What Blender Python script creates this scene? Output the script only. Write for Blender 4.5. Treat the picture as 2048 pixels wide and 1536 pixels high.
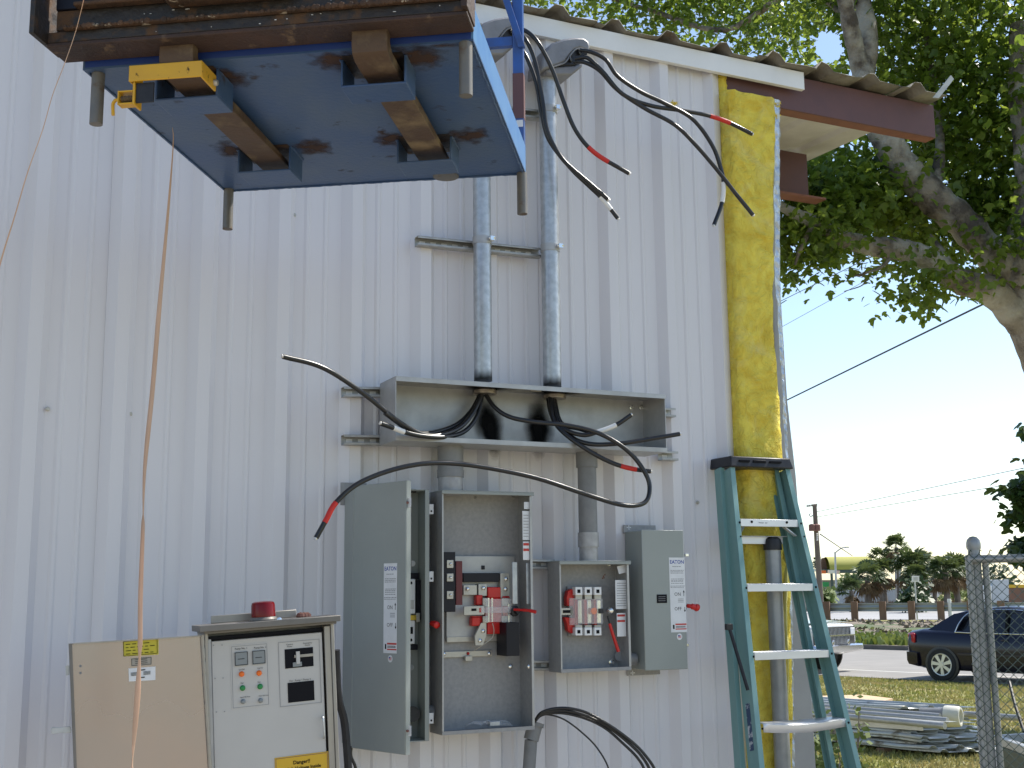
import bpy, math, random
import numpy as np
from mathutils import Vector, Matrix
R = math.radians
random.seed(7); rng = np.random.default_rng(7)
sc = bpy.context.scene
for o in list(bpy.data.objects): bpy.data.objects.remove(o)
COL = sc.collection

# ------------------------------------------------------------------ camera
F, PIT, ROL, YAW, D0, EYE = 2423.7, 0.168858, -0.010879, 0.441430, 4.68315, 1.75
CAM = Vector((0, -D0, EYE))
FW = Vector((math.sin(YAW)*math.cos(PIT), math.cos(YAW)*math.cos(PIT), math.sin(PIT)))
_r = Vector((math.cos(YAW), -math.sin(YAW), 0)); _u = _r.cross(FW)
RT = _r*math.cos(ROL) + _u*math.sin(ROL); UP = -_r*math.sin(ROL) + _u*math.cos(ROL)
cd = bpy.data.cameras.new('camera'); cam = bpy.data.objects.new('camera', cd); COL.objects.link(cam)
M = Matrix((( RT.x, UP.x, -FW.x), (RT.y, UP.y, -FW.y), (RT.z, UP.z, -FW.z))).to_4x4(); M.translation = CAM
cam.matrix_world = M; cd.sensor_width = 36; cd.lens = 36*F/2048; cd.clip_start = .05; cd.clip_end = 3000
sc.camera = cam
# ------------------------------------------------------------------ light
SUN_AZ, SUN_EL = R(1.8), R(50)        # azimuth counted from +X towards +Y
w = bpy.data.worlds.new('World'); sc.world = w; w.use_nodes = True
wn = w.node_tree.nodes; wl = w.node_tree.links
bg = wn['Background']; sky = wn.new('ShaderNodeTexSky'); sky.sky_type = 'NISHITA'; sky.sun_disc = False
sky.sun_elevation = SUN_EL; sky.sun_rotation = R(90) - SUN_AZ; sky.air_density = 1.0; sky.dust_density = .6; sky.ozone_density = 1.0
wl.new(sky.outputs[0], bg.inputs[0]); bg.inputs[1].default_value = .15
ld = bpy.data.lights.new('sun', 'SUN'); ld.energy = 5.0; ld.angle = R(.5); ld.color = (1, .95, .86)
sun = bpy.data.objects.new('sun', ld); COL.objects.link(sun)
sd = Vector((math.cos(SUN_AZ)*math.cos(SUN_EL), math.sin(SUN_AZ)*math.cos(SUN_EL), math.sin(SUN_EL)))
sun.rotation_euler = sd.to_track_quat('Z', 'Y').to_euler(); sun.location = (30, 0, 40)
sc.view_settings.view_transform = 'Standard'; sc.view_settings.look = 'None'
sc.view_settings.exposure = 0.5; sc.view_settings.gamma = 1

# ------------------------------------------------------------------ pixel -> world helpers (photo pixels, 2048 wide)
def ray(u, v): return FW + RT*((u-1024)/F) - UP*((v-768)/F)
def W(u, v, Y=0.):
    d = ray(u, v); return CAM + d*((Y-CAM.y)/d.y)
def PX(u, v, X):
    d = ray(u, v); return CAM + d*((X-CAM.x)/d.x)
def PD(u, v, dep): return CAM + ray(u, v)*dep
def PZ(u, v, z=0.):
    d = ray(u, v); return CAM + d*((z-CAM.z)/d.z)
def PT(u, v, P0, n):
    d = ray(u, v); return CAM + d*((P0-CAM).dot(n)/d.dot(n))

# ------------------------------------------------------------------ materials
MATS = {}
def mat(name, c, rough=.5, metal=0., c2=None, ns=8., nd=6, mix=(.35, .7), bump=0., bs=60., spec=None,
        coords='Object', stretch=None, rust=None, rs=5., rmix=(.55, .62), trans=0., alpha=None, coat=0., emis=None, rvar=0., bd=.01, dist=0.):
    if name in MATS: return MATS[name]
    m = bpy.data.materials.new(name); m.use_nodes = True; nt = m.node_tree; N = nt.nodes; L = nt.links
    b = N['Principled BSDF']; b.inputs['Roughness'].default_value = rough; b.inputs['Metallic'].default_value = metal
    if spec is not None: b.inputs['Specular IOR Level'].default_value = spec
    if coat: b.inputs['Coat Weight'].default_value = coat; b.inputs['Coat Roughness'].default_value = .05
    b.inputs['Base Color'].default_value = (*c, 1)
    tc = N.new('ShaderNodeTexCoord'); mp = N.new('ShaderNodeMapping'); L.new(tc.outputs[coords], mp.inputs[0])
    if stretch: mp.inputs['Scale'].default_value = stretch
    def noise(scale, det=nd, seed=0.):
        n = N.new('ShaderNodeTexNoise'); n.inputs['Scale'].default_value = scale; n.inputs['Detail'].default_value = det
        n.inputs['Roughness'].default_value = .6; n.inputs['Distortion'].default_value = dist; L.new(mp.outputs[0], n.inputs['Vector']); return n
    def ramp(src, a, bb):
        r = N.new('ShaderNodeMapRange'); r.inputs[1].default_value = a; r.inputs[2].default_value = bb; L.new(src, r.inputs[0]); return r
    cur = None
    if c2 is not None:
        n = noise(ns); r = ramp(n.outputs[0], *mix); mx = N.new('ShaderNodeMix'); mx.data_type = 'RGBA'
        mx.inputs[6].default_value = (*c, 1); mx.inputs[7].default_value = (*c2, 1); L.new(r.outputs[0], mx.inputs[0]); cur = mx.outputs[2]
    if rust is not None:
        n = noise(rs, 8); r = ramp(n.outputs[0], *rmix); mx = N.new('ShaderNodeMix'); mx.data_type = 'RGBA'
        if cur: L.new(cur, mx.inputs[6])
        else: mx.inputs[6].default_value = (*c, 1)
        mx.inputs[7].default_value = (*rust, 1); L.new(r.outputs[0], mx.inputs[0]); cur = mx.outputs[2]
        r2 = ramp(r.outputs[0], 0, 1); r2.inputs[3].default_value = rough; r2.inputs[4].default_value = .85; L.new(r2.outputs[0], b.inputs['Roughness'])
    if cur: L.new(cur, b.inputs['Base Color'])
    if rvar:
        n = noise(ns*.7, 4); r = ramp(n.outputs[0], .3, .7); r.inputs[3].default_value = max(.02, rough-rvar); r.inputs[4].default_value = min(1, rough+rvar); L.new(r.outputs[0], b.inputs['Roughness'])
    if bump:
        n = noise(bs); bn = N.new('ShaderNodeBump'); bn.inputs['Strength'].default_value = bump; bn.inputs['Distance'].default_value = bd
        L.new(n.outputs[0], bn.inputs['Height']); L.new(bn.outputs[0], b.inputs['Normal'])
    if trans:
        out = N['Material Output']; t = N.new('ShaderNodeBsdfTranslucent'); ms = N.new('ShaderNodeMixShader'); ms.inputs[0].default_value = trans
        hs = N.new('ShaderNodeHueSaturation'); hs.inputs['Value'].default_value = 1.6; hs.inputs['Hue'].default_value = .47
        if cur: L.new(cur, hs.inputs['Color'])
        else: hs.inputs['Color'].default_value = (*c, 1)
        L.new(hs.outputs[0], t.inputs[0]); L.new(b.outputs[0], ms.inputs[1]); L.new(t.outputs[0], ms.inputs[2]); L.new(ms.outputs[0], out.inputs[0])
    if alpha is not None: b.inputs['Alpha'].default_value = alpha
    if emis: b.inputs['Emission Color'].default_value = (*emis, 1); b.inputs['Emission Strength'].default_value = 1
    MATS[name] = m; return m

m_wall = mat('white_painted_steel', (.705,.69,.715), .34, c2=(.64,.625,.645), ns=.7, stretch=(1,1,.25), bump=.25, bs=3.2, rvar=.08, mix=(.3,.75))
m_trim = mat('white_trim', (.78,.78,.78), .4, c2=(.7,.7,.7), ns=4)
m_roof = mat('weathered_galvalume', (.22,.205,.17), .6, .2, c2=(.11,.095,.075), ns=7, rust=(.13,.09,.06), rs=11, rmix=(.55,.7), bump=.3)
m_roofin = mat('roof_underside', (.62,.60,.55), .5, c2=(.5,.48,.44), ns=5)
m_redox = mat('red_oxide_primer', (.105,.052,.058), .6, c2=(.13,.06,.06), ns=6, bump=.1)
m_redox2 = mat('red_oxide_primer_worn', (.22,.085,.05), .6, c2=(.16,.06,.045), ns=9)
m_galv = mat('galvanized_steel', (.48,.50,.52), .40, .55, c2=(.40,.42,.44), ns=34, rvar=.1, bump=.05, bs=40, mix=(.4,.62))
m_galv2 = mat('galvanized_sheet', (.44,.44,.435), .42, .4, c2=(.36,.36,.36), ns=14, rvar=.08)
m_soot = mat('sooty_galvanized', (.05,.05,.05), .7, .2, c2=(.10,.10,.10), ns=20)
m_strut = mat('strut_channel', (.45,.45,.44), .45, .5, c2=(.30,.30,.29), ns=20)
m_pvc = mat('grey_pvc', (.22,.222,.225), .5, c2=(.17,.175,.18), ns=14, bump=.05)
m_conc = mat('fitting_cast_metal', (.40,.40,.41), .5, .3, c2=(.3,.3,.3), ns=30)
m_box = mat('grey_enamel', (.295,.32,.305), .42, c2=(.265,.29,.275), ns=3, bump=.04, bs=90)
m_boxin = mat('grey_enamel_inside', (.31,.305,.30), .5, c2=(.26,.26,.26), ns=60, nd=2)
m_dark = mat('black_cable', (.012,.012,.014), .28, c2=(.02,.02,.02), ns=12)
m_red = mat('red_tape', (.55,.02,.012), .45)
m_white = mat('white_tape', (.75,.74,.72), .5)
m_tip = mat('aluminium_strand', (.75,.72,.66), .35, .8)
m_blk = mat('black_plastic', (.014,.014,.018), .45, spec=.35, c2=(.03,.03,.034), ns=20)
m_blkbar = mat('insulator_black', (.007,.007,.013), .4, spec=.3)
m_maroon = mat('insulator_maroon', (.11,.012,.016), .4)
m_redp = mat('red_plastic', (.55,.015,.012), .35)
m_clear = mat('clear_plastic', (.8,.8,.8), .1, alpha=.2)
m_chrome = mat('plated_screw', (.8,.8,.78), .2, .9)
m_chrome2 = mat('bushing_zinc', (.42,.36,.30), .35, .7, c2=(.2,.17,.15), ns=40)
m_alu = mat('aluminium_lug', (.50,.48,.43), .4, .5, c2=(.42,.4,.36), ns=18)
m_lab = mat('white_label', (.72,.73,.74), .55, c2=(.64,.65,.66), ns=20)
m_ink = mat('label_ink_dark', (.006,.006,.009), .6, spec=.15)
m_inkb = mat('label_ink_blue', (.02,.06,.30), .6)
m_inkr = mat('label_ink_red', (.5,.04,.03), .6)
m_inkg = mat('label_ink_grey', (.22,.22,.23), .6)
m_yel = mat('yellow_label', (.52,.44,.03), .5)
m_yel2 = mat('amber_label', (.62,.38,.02), .5)
m_ss = mat('stainless_inner_door', (.44,.365,.33), .30, .85, c2=(.37,.345,.335), ns=1.3, rvar=.07, bump=.15, bs=2.2)
m_cab = mat('cabinet_paint', (.50,.485,.46), .45, c2=(.46,.445,.42), ns=3)
m_cabs = mat('cabinet_steel', (.40,.37,.32), .42, .4, c2=(.3,.28,.25), ns=8, stretch=(1,1,.3))
m_cabt = mat('cabinet_hood', (.20,.185,.17), .5, .2, c2=(.15,.14,.125), ns=6)
m_beac = mat('beacon_red_lens', (.16,.003,.005), .16, spec=.3)
m_ora = mat('orange_lens', (.85,.16,.01), .25)
m_grn = mat('green_lens', (.01,.22,.05), .25)
m_gry = mat('meter_grey', (.22,.24,.25), .3)
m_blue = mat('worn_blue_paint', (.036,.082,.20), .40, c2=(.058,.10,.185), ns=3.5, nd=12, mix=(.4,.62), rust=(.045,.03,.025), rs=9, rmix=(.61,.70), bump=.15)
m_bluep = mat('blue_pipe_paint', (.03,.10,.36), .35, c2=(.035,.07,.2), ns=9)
m_blueside = mat('sunlit_blue_paint', (.07,.19,.44), .35, c2=(.13,.27,.48), ns=7)  # lighter copy of the blue, sunlight on the right skirt put into the colour
m_fork = mat('rusty_fork_steel', (.11,.066,.04), .65, .2, c2=(.07,.045,.03), ns=7, rust=(.26,.19,.11), rs=7, rmix=(.5,.7), bump=.3)
m_carr = mat('greasy_black_steel', (.014,.011,.010), .5, c2=(.03,.02,.014), ns=10, rust=(.09,.045,.02), rs=12, rmix=(.52,.64), bump=.5, bs=30)
m_ledge = mat('caked_rust', (.10,.05,.025), .8, c2=(.03,.018,.012), ns=16, rust=(.42,.36,.28), rs=22, rmix=(.60,.66), bump=.9, bs=50)
m_rustu = mat('brown_rust_underside', (.065,.032,.022), .7, c2=(.030,.018,.016), ns=6, nd=12, bump=.6, rust=(.13,.085,.055), rs=14, rmix=(.62,.7))
m_ydk = mat('yellow_clamp_paint', (.66,.37,.015), .4, c2=(.6,.33,.02), ns=10, rust=(.04,.02,.01), rs=34, rmix=(.62,.68))
m_leg = mat('grey_leg_pipe', (.14,.14,.14), .5, .3, c2=(.2,.18,.15), ns=14, rust=(.12,.07,.04), rs=18, rmix=(.55,.7))
m_insul = mat('yellow_fibreglass', (.80,.66,.10), 1., c2=(.68,.47,.04), ns=5, nd=12, bump=1., bs=13, bd=.03, dist=1.8, rust=(.74,.64,.20), rs=3.1, rmix=(.5,.72), mix=(.42,.68))
m_foil = mat('crinkled_foil', (.55,.60,.66), .35, .8, bump=.9, bs=35)
m_kraft = mat('foil_white_face', (.42,.45,.50), .4, .3, bump=.5, bs=20)
m_col = mat('grey_corner_steel', (.36,.36,.36), .5, c2=(.31,.31,.315), ns=5)
m_lad = mat('teal_fiberglass', (.15,.29,.285), .45, c2=(.19,.33,.315), ns=9, stretch=(1,1,.2), rust=(.26,.36,.40), rs=16, rmix=(.66,.72), bump=.06)
m_ladd = mat('teal_fiberglass_inner', (.045,.115,.12), .5, c2=(.055,.14,.14), ns=9, stretch=(1,1,.2))
m_rung = mat('ladder_aluminium', (.74,.75,.78), .38, .45, c2=(.62,.63,.66), ns=8, stretch=(.3,1,1))
m_bark = mat('mottled_bark', (.25,.22,.18), .85, c2=(.085,.07,.06), ns=7, nd=12, rust=(.38,.36,.31), rs=3.2, rmix=(.5,.62), bump=1., bs=16, bd=.03, mix=(.42,.6))
m_leaf = mat('maple_leaf_green', (.072,.145,.02), .34, c2=(.15,.225,.03), ns=1.3, trans=.55)
m_leafd = mat('dark_leaf_green', (.028,.06,.018), .5, c2=(.045,.09,.02), ns=2, trans=.3)
m_palm = mat('palm_green', (.05,.085,.03), .5, c2=(.085,.12,.03), ns=.6, trans=.25)
m_palmd = mat('dead_frond', (.20,.13,.055), .8, c2=(.13,.08,.04), ns=2)
m_ptrunk = mat('palm_trunk', (.20,.17,.14), .9, c2=(.12,.10,.08), ns=3, bump=.5)
m_ground = mat('lawn', (.22,.23,.055), .95, c2=(.29,.235,.10), ns=.9, nd=12, mix=(.38,.66), bump=.6, bs=30, coords='Object')
m_bounce = mat('sandy_bounce', (.40,.345,.26), .95, c2=(.26,.23,.18), ns=4, bump=.4)
m_blade = mat('grass_blade', (.17,.21,.045), .6, c2=(.32,.27,.11), ns=1.4, trans=.3)
m_road = mat('worn_asphalt', (.27,.255,.235), .9, c2=(.22,.21,.195), ns=1.2, nd=12, bump=.3, bs=60)
m_hwy = mat('highway_concrete', (.36,.355,.35), .9, c2=(.3,.3,.3), ns=.3)
m_line = mat('road_line_paint', (.62,.61,.56), .7)
m_curb = mat('kerb_concrete', (.16,.145,.13), .9, c2=(.10,.09,.08), ns=2)
m_mulch = mat('dry_mulch', (.23,.185,.135), .95, c2=(.13,.10,.075), ns=1.4, nd=12, rust=(.075,.105,.03), rs=.35, rmix=(.48,.56), bump=.8, bs=6)
m_mulch2 = mat('loose_mulch', (.30,.25,.19), .9, c2=(.15,.11,.08), ns=2.2, rust=(.09,.12,.035), rs=.5, rmix=(.52,.62))
m_weed = mat('weed_green', (.10,.16,.03), .7, c2=(.15,.19,.045), ns=.7, trans=.25)
m_navy = mat('navy_car_paint', (.004,.004,.018), .25, coat=.25, spec=.4)
m_glass = mat('dark_car_glass', (.008,.009,.012), .05, spec=.8)
m_tyre = mat('tyre_rubber', (.015,.015,.016), .75)
m_alloy = mat('alloy_wheel', (.6,.6,.57), .3, .6)
m_chr = mat('bright_chrome', (.85,.85,.86), .12, 1.)
m_cwhite = mat('white_car_paint', (.78,.79,.78), .3, coat=.5)
m_cgreen = mat('pale_green_hood', (.45,.50,.46), .35, coat=.4)
m_tail = mat('tail_light_red', (.45,.01,.015), .15, coat=.5)
m_grille = mat('grille_dark', (.03,.028,.026), .4)
m_wood = mat('weathered_post_wood', (.22,.135,.09), .9, c2=(.15,.09,.06), ns=3, stretch=(1,1,.3))
m_rail = mat('guardrail_steel', (.34,.37,.36), .5, .4, c2=(.27,.29,.29), ns=1)
m_fencew = mat('pale_fence_board', (.47,.50,.52), .7, c2=(.40,.43,.45), ns=1)
m_barrel = mat('olive_yellow_roofing', (.40,.38,.075), .7, c2=(.33,.32,.06), ns=.5)
m_brick = mat('brown_brick_wall', (.22,.12,.08), .9, c2=(.15,.09,.06), ns=1.5)
m_bteal = mat('dark_teal_beam', (.06,.09,.09), .6)
m_pole = mat('grey_wood_pole', (.20,.16,.14), .9, c2=(.14,.11,.10), ns=2)
m_tx = mat('rusty_transformer', (.22,.10,.085), .7)
m_steelp = mat('lamp_pole_steel', (.48,.50,.52), .5, .4)
m_wire = mat('utility_wire', (.045,.04,.05), .7)
m_link = mat('green_vinyl_link', (.016,.05,.034), .35)
m_post = mat('fence_post_galvanized', (.36,.37,.38), .45, .4, c2=(.28,.29,.29), ns=12)
m_ply = mat('plywood_sheet', (.62,.44,.27), .8, c2=(.54,.38,.23), ns=3, stretch=(.2,1,1))
m_sheet = mat('old_galvalume_sheet', (.46,.47,.45), .38, .35, c2=(.40,.41,.38), ns=3, rust=(.15,.12,.075), rs=5, rmix=(.58,.72))
m_cap = mat('white_pvc_bell', (.62,.62,.55), .5, c2=(.55,.55,.48), ns=5)
m_green = mat('dark_green_bin_paint', (.012,.03,.022), .5)
m_tape = mat('beige_ribbon', (.66,.47,.34), .5, c2=(.58,.40,.28), ns=5, trans=.2)
m_orange = mat('orange_awning', (.70,.16,.05), .6); m_gaw = mat('green_awning', (.03,.28,.07), .6)
m_pinkw = mat('pink_white_sign', (.7,.5,.5), .6)

# ------------------------------------------------------------------ mesh helpers
class MB:
    def __init__(s): s.v = []; s.f = []
    def add(s, vs, fs):
        k = len(s.v); s.v += [tuple(q) for q in vs]; s.f += [tuple(i+k for i in f) for f in fs]; return s
    def box(s, x0, x1, y0, y1, z0, z1): return s.obox(Vector((x0,y0,z0)), Vector((x1-x0,0,0)), Vector((0,y1-y0,0)), Vector((0,0,z1-z0)))
    def obox(s, o, a, b, c):
        o = Vector(o); P = [o, o+a, o+a+b, o+b, o+c, o+a+c, o+a+b+c, o+b+c]
        fs = [(0,3,2,1),(4,5,6,7),(0,1,5,4),(1,2,6,5),(2,3,7,6),(3,0,4,7)]
        if a.cross(b).dot(c) < 0: fs = [f[::-1] for f in fs]
        return s.add(P, fs)
    def prism(s, poly, ext):
        poly = [Vector(q) for q in poly]; n = len(poly); ext = Vector(ext)
        nn = Vector((0,0,0))
        for i in range(n): nn += (poly[i]-poly[0]).cross(poly[(i+1)%n]-poly[0])
        if nn.dot(ext) > 0: poly = poly[::-1]
        vs = poly + [q+ext for q in poly]
        fs = [tuple(range(n)), tuple(range(2*n-1, n-1, -1))] + [(i, i+n, (i+1)%n+n, (i+1)%n) for i in range(n)]
        return s.add(vs, fs)
    def cyl(s, p0, p1, r0, r1=None, n=14, caps=True):
        p0 = Vector(p0); p1 = Vector(p1); r1 = r0 if r1 is None else r1
        d = (p1-p0).normalized(); a = d.orthogonal().normalized(); b = d.cross(a)
        vs = []
        for p, r in ((p0, r0), (p1, r1)):
            vs += [p + a*r*math.cos(2*math.pi*i/n) + b*r*math.sin(2*math.pi*i/n) for i in range(n)]
        fs = [(i, (i+1)%n, (i+1)%n+n, i+n) for i in range(n)]
        if caps: fs += [tuple(range(n-1, -1, -1)), tuple(range(n, 2*n))]
        return s.add(vs, fs)
    def tube(s, pts, r, n=8, caps=True):
        pts = [Vector(q) for q in pts]; m = len(pts); rr = r if hasattr(r, '__len__') else [r]*m
        t = (pts[1]-pts[0]).normalized(); a = t.orthogonal().normalized(); vs = []
        for i in range(m):
            t = (pts[min(i+1, m-1)]-pts[max(i-1, 0)]).normalized(); a = (a - t*a.dot(t)).normalized(); b = t.cross(a)
            vs += [pts[i] + a*rr[i]*math.cos(2*math.pi*k/n) + b*rr[i]*math.sin(2*math.pi*k/n) for k in range(n)]
        fs = [(i*n+k, i*n+(k+1)%n, (i+1)*n+(k+1)%n, (i+1)*n+k) for i in range(m-1) for k in range(n)]
        if caps: fs += [tuple(range(n-1, -1, -1)), tuple(range((m-1)*n, m*n))]
        return s.add(vs, fs)
    def rev(s, c, axis, prof, n=20):
        c = Vector(c); d = Vector(axis).normalized(); a = d.orthogonal().normalized(); b = d.cross(a); vs = []; m = len(prof)
        for (r, h) in prof: vs += [c + d*h + (a*math.cos(2*math.pi*i/n) + b*math.sin(2*math.pi*i/n))*max(r, 1e-4) for i in range(n)]
        fs = [(j*n+i, j*n+(i+1)%n, (j+1)*n+(i+1)%n, (j+1)*n+i) for j in range(m-1) for i in range(n)]
        fs += [tuple(range(n-1, -1, -1)), tuple(range((m-1)*n, m*n))]
        return s.add(vs, fs)
    def sheet(s, rows):
        n = len(rows[0]); vs = [q for r in rows for q in r]
        return s.add(vs, [(j*n+i, j*n+i+1, (j+1)*n+i+1, (j+1)*n+i) for j in range(len(rows)-1) for i in range(n-1)])
    def build(s, name, m, parent=None, label=None, cat=None, group=None, kind=None, smooth=35, bevel=0., origin=None, solid=0.):
        vs = np.array([tuple(q) for q in s.v], dtype=float)
        if parent is not None:
            o0 = np.array(wloc(parent))
        elif origin is not None: o0 = np.array(origin)
        else:
            mn, mx = vs.min(0), vs.max(0); o0 = np.array([(mn[0]+mx[0])/2, (mn[1]+mx[1])/2, mn[2]])
            if kind == 'structure': o0 = np.zeros(3)
        me = bpy.data.meshes.new(name); me.from_pydata([tuple(q) for q in (vs-o0)], [], s.f); me.update()
        me.materials.append(m)
        if smooth: me.shade_smooth(); me.set_sharp_from_angle(angle=R(smooth))
        ob = bpy.data.objects.new(name, me); COL.objects.link(ob)
        if parent is not None: ob.parent = parent
        else: ob.location = o0
        tag(ob, label, cat, group, kind)
        if solid:
            md = ob.modifiers.new('thickness', 'SOLIDIFY'); md.thickness = solid; md.offset = 0
        if bevel:
            md = ob.modifiers.new('edge', 'BEVEL'); md.width = bevel; md.segments = 2; md.limit_method = 'ANGLE'; md.angle_limit = R(50); md.harden_normals = False
        return ob
def wloc(o):
    l = Vector(o.location); p = o.parent
    while p is not None: l = l + Vector(p.location); p = p.parent
    return l
def tag(o, label=None, cat=None, group=None, kind=None):
    if label: o['label'] = label
    if cat: o['category'] = cat
    if group: o['group'] = group
    if kind: o['kind'] = kind
    return o
def thing(name, loc, label, cat, group=None):
    o = bpy.data.objects.new(name, None); COL.objects.link(o); o.location = loc; o.empty_display_size = .2
    return tag(o, label, cat, group)
def spl(pts, k=6):
    P = [Vector(q) for q in pts]; P = [P[0]*2-P[1]] + P + [P[-1]*2-P[-2]]; out = []
    for i in range(1, len(P)-2):
        a, b, c, d = P[i-1:i+3]
        for j in range(k):
            t = j/k; out.append(.5*((2*b) + (c-a)*t + (2*a-5*b+4*c-d)*t*t + (3*b-a-3*c+d)*t*t*t))
    out.append(P[-2]); return out
def slab(mb, px, Y0, Y1):       # polygon given on the wall-parallel plane Y0, run straight back to Y1
    return mb.prism([W(u, v, Y0) for u, v in px], (0, Y1-Y0, 0))
def rect(mb, u0, v0, u1, v1, Y0, Y1):     # upright rectangle on plane Y0
    a = W(u0, (v0+v1)/2, Y0); b = W(u1, (v0+v1)/2, Y0); um = (u0+u1)/2
    zt = W(um, v0, Y0).z; zb = W(um, v1, Y0).z
    return mb.box(a.x, b.x, min(Y0, Y1), max(Y0, Y1), zb, zt)
TXT = {}
def text(s, name, size, o, ex, ey, m, parent, align='CENTER', off=.0012, bold=0.):
    cu = bpy.data.curves.new('t', 'FONT'); cu.body = s; cu.size = 1; cu.align_x = align; cu.align_y = 'CENTER'; cu.offset = bold; cu.resolution_u = 2
    to = bpy.data.objects.new('t', cu); me = bpy.data.meshes.new_from_object(to); bpy.data.objects.remove(to); bpy.data.curves.remove(cu)
    ex = Vector(ex).normalized(); ey = Vector(ey).normalized(); n = ex.cross(ey); o = Vector(o) + n*off - wloc(parent)
    for v in me.vertices: v.co = o + ex*v.co.x*size + ey*v.co.y*size
    me.name = name; me.materials.clear(); me.materials.append(m)
    ob = bpy.data.objects.new(name, me); COL.objects.link(ob); ob.parent = parent; return ob
def quad(mb, o, ex, ey, x0, x1, y0, y1, off, th=.0006):
    ex = Vector(ex); ey = Vector(ey); n = ex.cross(ey).normalized()
    return mb.obox(Vector(o)+ex*x0+ey*y0+n*(off-th), ex*(x1-x0), ey*(y1-y0), n*th)
def ring(mb, o, ex, ey, x0, x1, y0, y1, off, t):
    quad(mb, o, ex, ey, x0, x1, y0, y0+t, off); quad(mb, o, ex, ey, x0, x1, y1-t, y1, off)
    quad(mb, o, ex, ey, x0, x0+t, y0+t, y1-t, off); quad(mb, o, ex, ey, x1-t, x1, y0+t, y1-t, off)
def dup(o, parent=None, loc=None):
    c = o.copy(); COL.objects.link(c)
    if parent is not None: c.parent = parent
    if loc is not None: c.location = loc
    for ch in list(o.children): dup(ch, c)
    return c
EX, EZ = Vector((1,0,0)), Vector((0,0,1))

# ================================================================== GROUND, ROAD
T = Vector((-.30, .954, 0)).normalized(); Nn = Vector((.954, .30, 0)).normalized(); R0 = Vector((18.07, 14.06, 0))
def RD(t, n, z=0.): return R0 + T*t + Nn*n + Vector((0,0,z))
def gz(n):
    pts = [(-1e4,0),(-3,0),(-.2,-.115),(10.2,-.115),(10.35,.0),(13,.06),(20,.16),(26,.18),(34,.12),(60,.1),(1e5,.1)]
    for (a, za), (b, zb) in zip(pts, pts[1:]):
        if n <= b: return za + (zb-za)*(n-a)/(b-a)
g = MB(); ns_ = [-900,-200,-60,-30,-18,-8,-3,-1.5,-.2,10.2,10.36,13,16,20,26,34,60,120,400,1500]; ts_ = [-900,-300,-120,-60,-30,-10,10,30,60,120,400,1500]
g.sheet([[RD(t, n, gz(n)) for n in ns_] for t in ts_]).build('ground', m_ground, kind='structure', label='mown lawn and flat ground reaching the horizon', smooth=60)
MB().sheet([[Vector((x, y, .004)) for x in (-30, 6.5)] for y in (-40, 30)]).build('bounce_yard', m_bounce, kind='structure', label='unseen pale sandy ground added to bounce light onto the metal building', smooth=0)  # out of view, added only to bounce warm light onto the wall
MB().sheet([[RD(t, n, -.10) for n in (0, 10.2)] for t in (-200, -40, 40, 400)]).build('road', m_road, kind='structure', label='sun bleached grey two lane road beyond the lawn', smooth=0)
MB().sheet([[RD(t, n, -.096) for n in (1.75, 1.87)] for t in (-200, 400)]).build('road_line', m_line, kind='structure', label='white edge line painted along the road', smooth=0)
k = MB()
for i in range(-40, 60): k.obox(RD(i*2.0, 10.2, -.12), T*1.985, Nn*.16, EZ*random.uniform(.135,.15))
k.build('kerb', m_curb, kind='structure', label='dark weathered kerb on the far side of the road')
# rough bank between kerb and guardrail
bk = MB(); rows = []
for i in range(0, 130):
    t = -25 + i*.7; row = []
    for j in range(22):
        n = 10.4 + j*.8; row.append(RD(t+random.uniform(-.2,.2), n, gz(n) + .01 + random.uniform(0, .16)*math.sin(math.pi*(j/21))))
    rows.append(row)
bk.sheet(rows).build('bank', m_mulch, kind='structure', label='rough weedy bank with dry mulch below the guardrail', smooth=60)
wd = MB()
for i in range(9000):
    t = random.uniform(-8, 45); n = 10.45 + abs(random.gauss(0, 1.9)); h = random.uniform(.08,.24)
    p = RD(t, n, gz(n)+.02); a = random.uniform(0, 6.28); q = Vector((math.cos(a), math.sin(a), 0))*random.uniform(.05,.12)
    tp = p + Vector((random.uniform(-.1,.1), random.uniform(-.1,.1), h)); wd.add([p-q, p+q, tp+q*.6, tp-q*.4], [(0,1,2,3)])
dr = MB()
for i in range(15000):
    t = random.uniform(-8, 50); n = random.uniform(11.2, 27.5); h = random.uniform(.03,.16)*(1+.5*math.sin(t*.8)*math.sin(n*1.3)); p = RD(t, n, gz(n)+.01); a = random.uniform(0, 6.28); q = Vector((math.cos(a), math.sin(a), 0))*random.uniform(.05,.22)
    tp = p + Vector((random.uniform(-.2,.2), random.uniform(-.2,.2), abs(h))); dr.add([p-q, p+q, tp], [(0,1,2)])
dr.build('bank_mulch', m_mulch2, kind='stuff', label='loose dry mulch and dead weeds covering the upper bank', cat='mulch', smooth=0)
wd.build('bank_weeds', m_weed, kind='stuff', label='low green weeds growing along the roadside bank', cat='weeds', smooth=0)
MB().sheet([[PZ(u, 1240, .2)*s + CAM*(1-s) for u in (1300, 1500, 1655, 1892, 2300, 2800)] for s in (1.04, 1.9)]).build('highway', m_hwy, kind='structure', label='pale concrete highway beyond the guardrail', smooth=0)
for v in bpy.data.objects['highway'].data.vertices: v.co.z = .16
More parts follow.
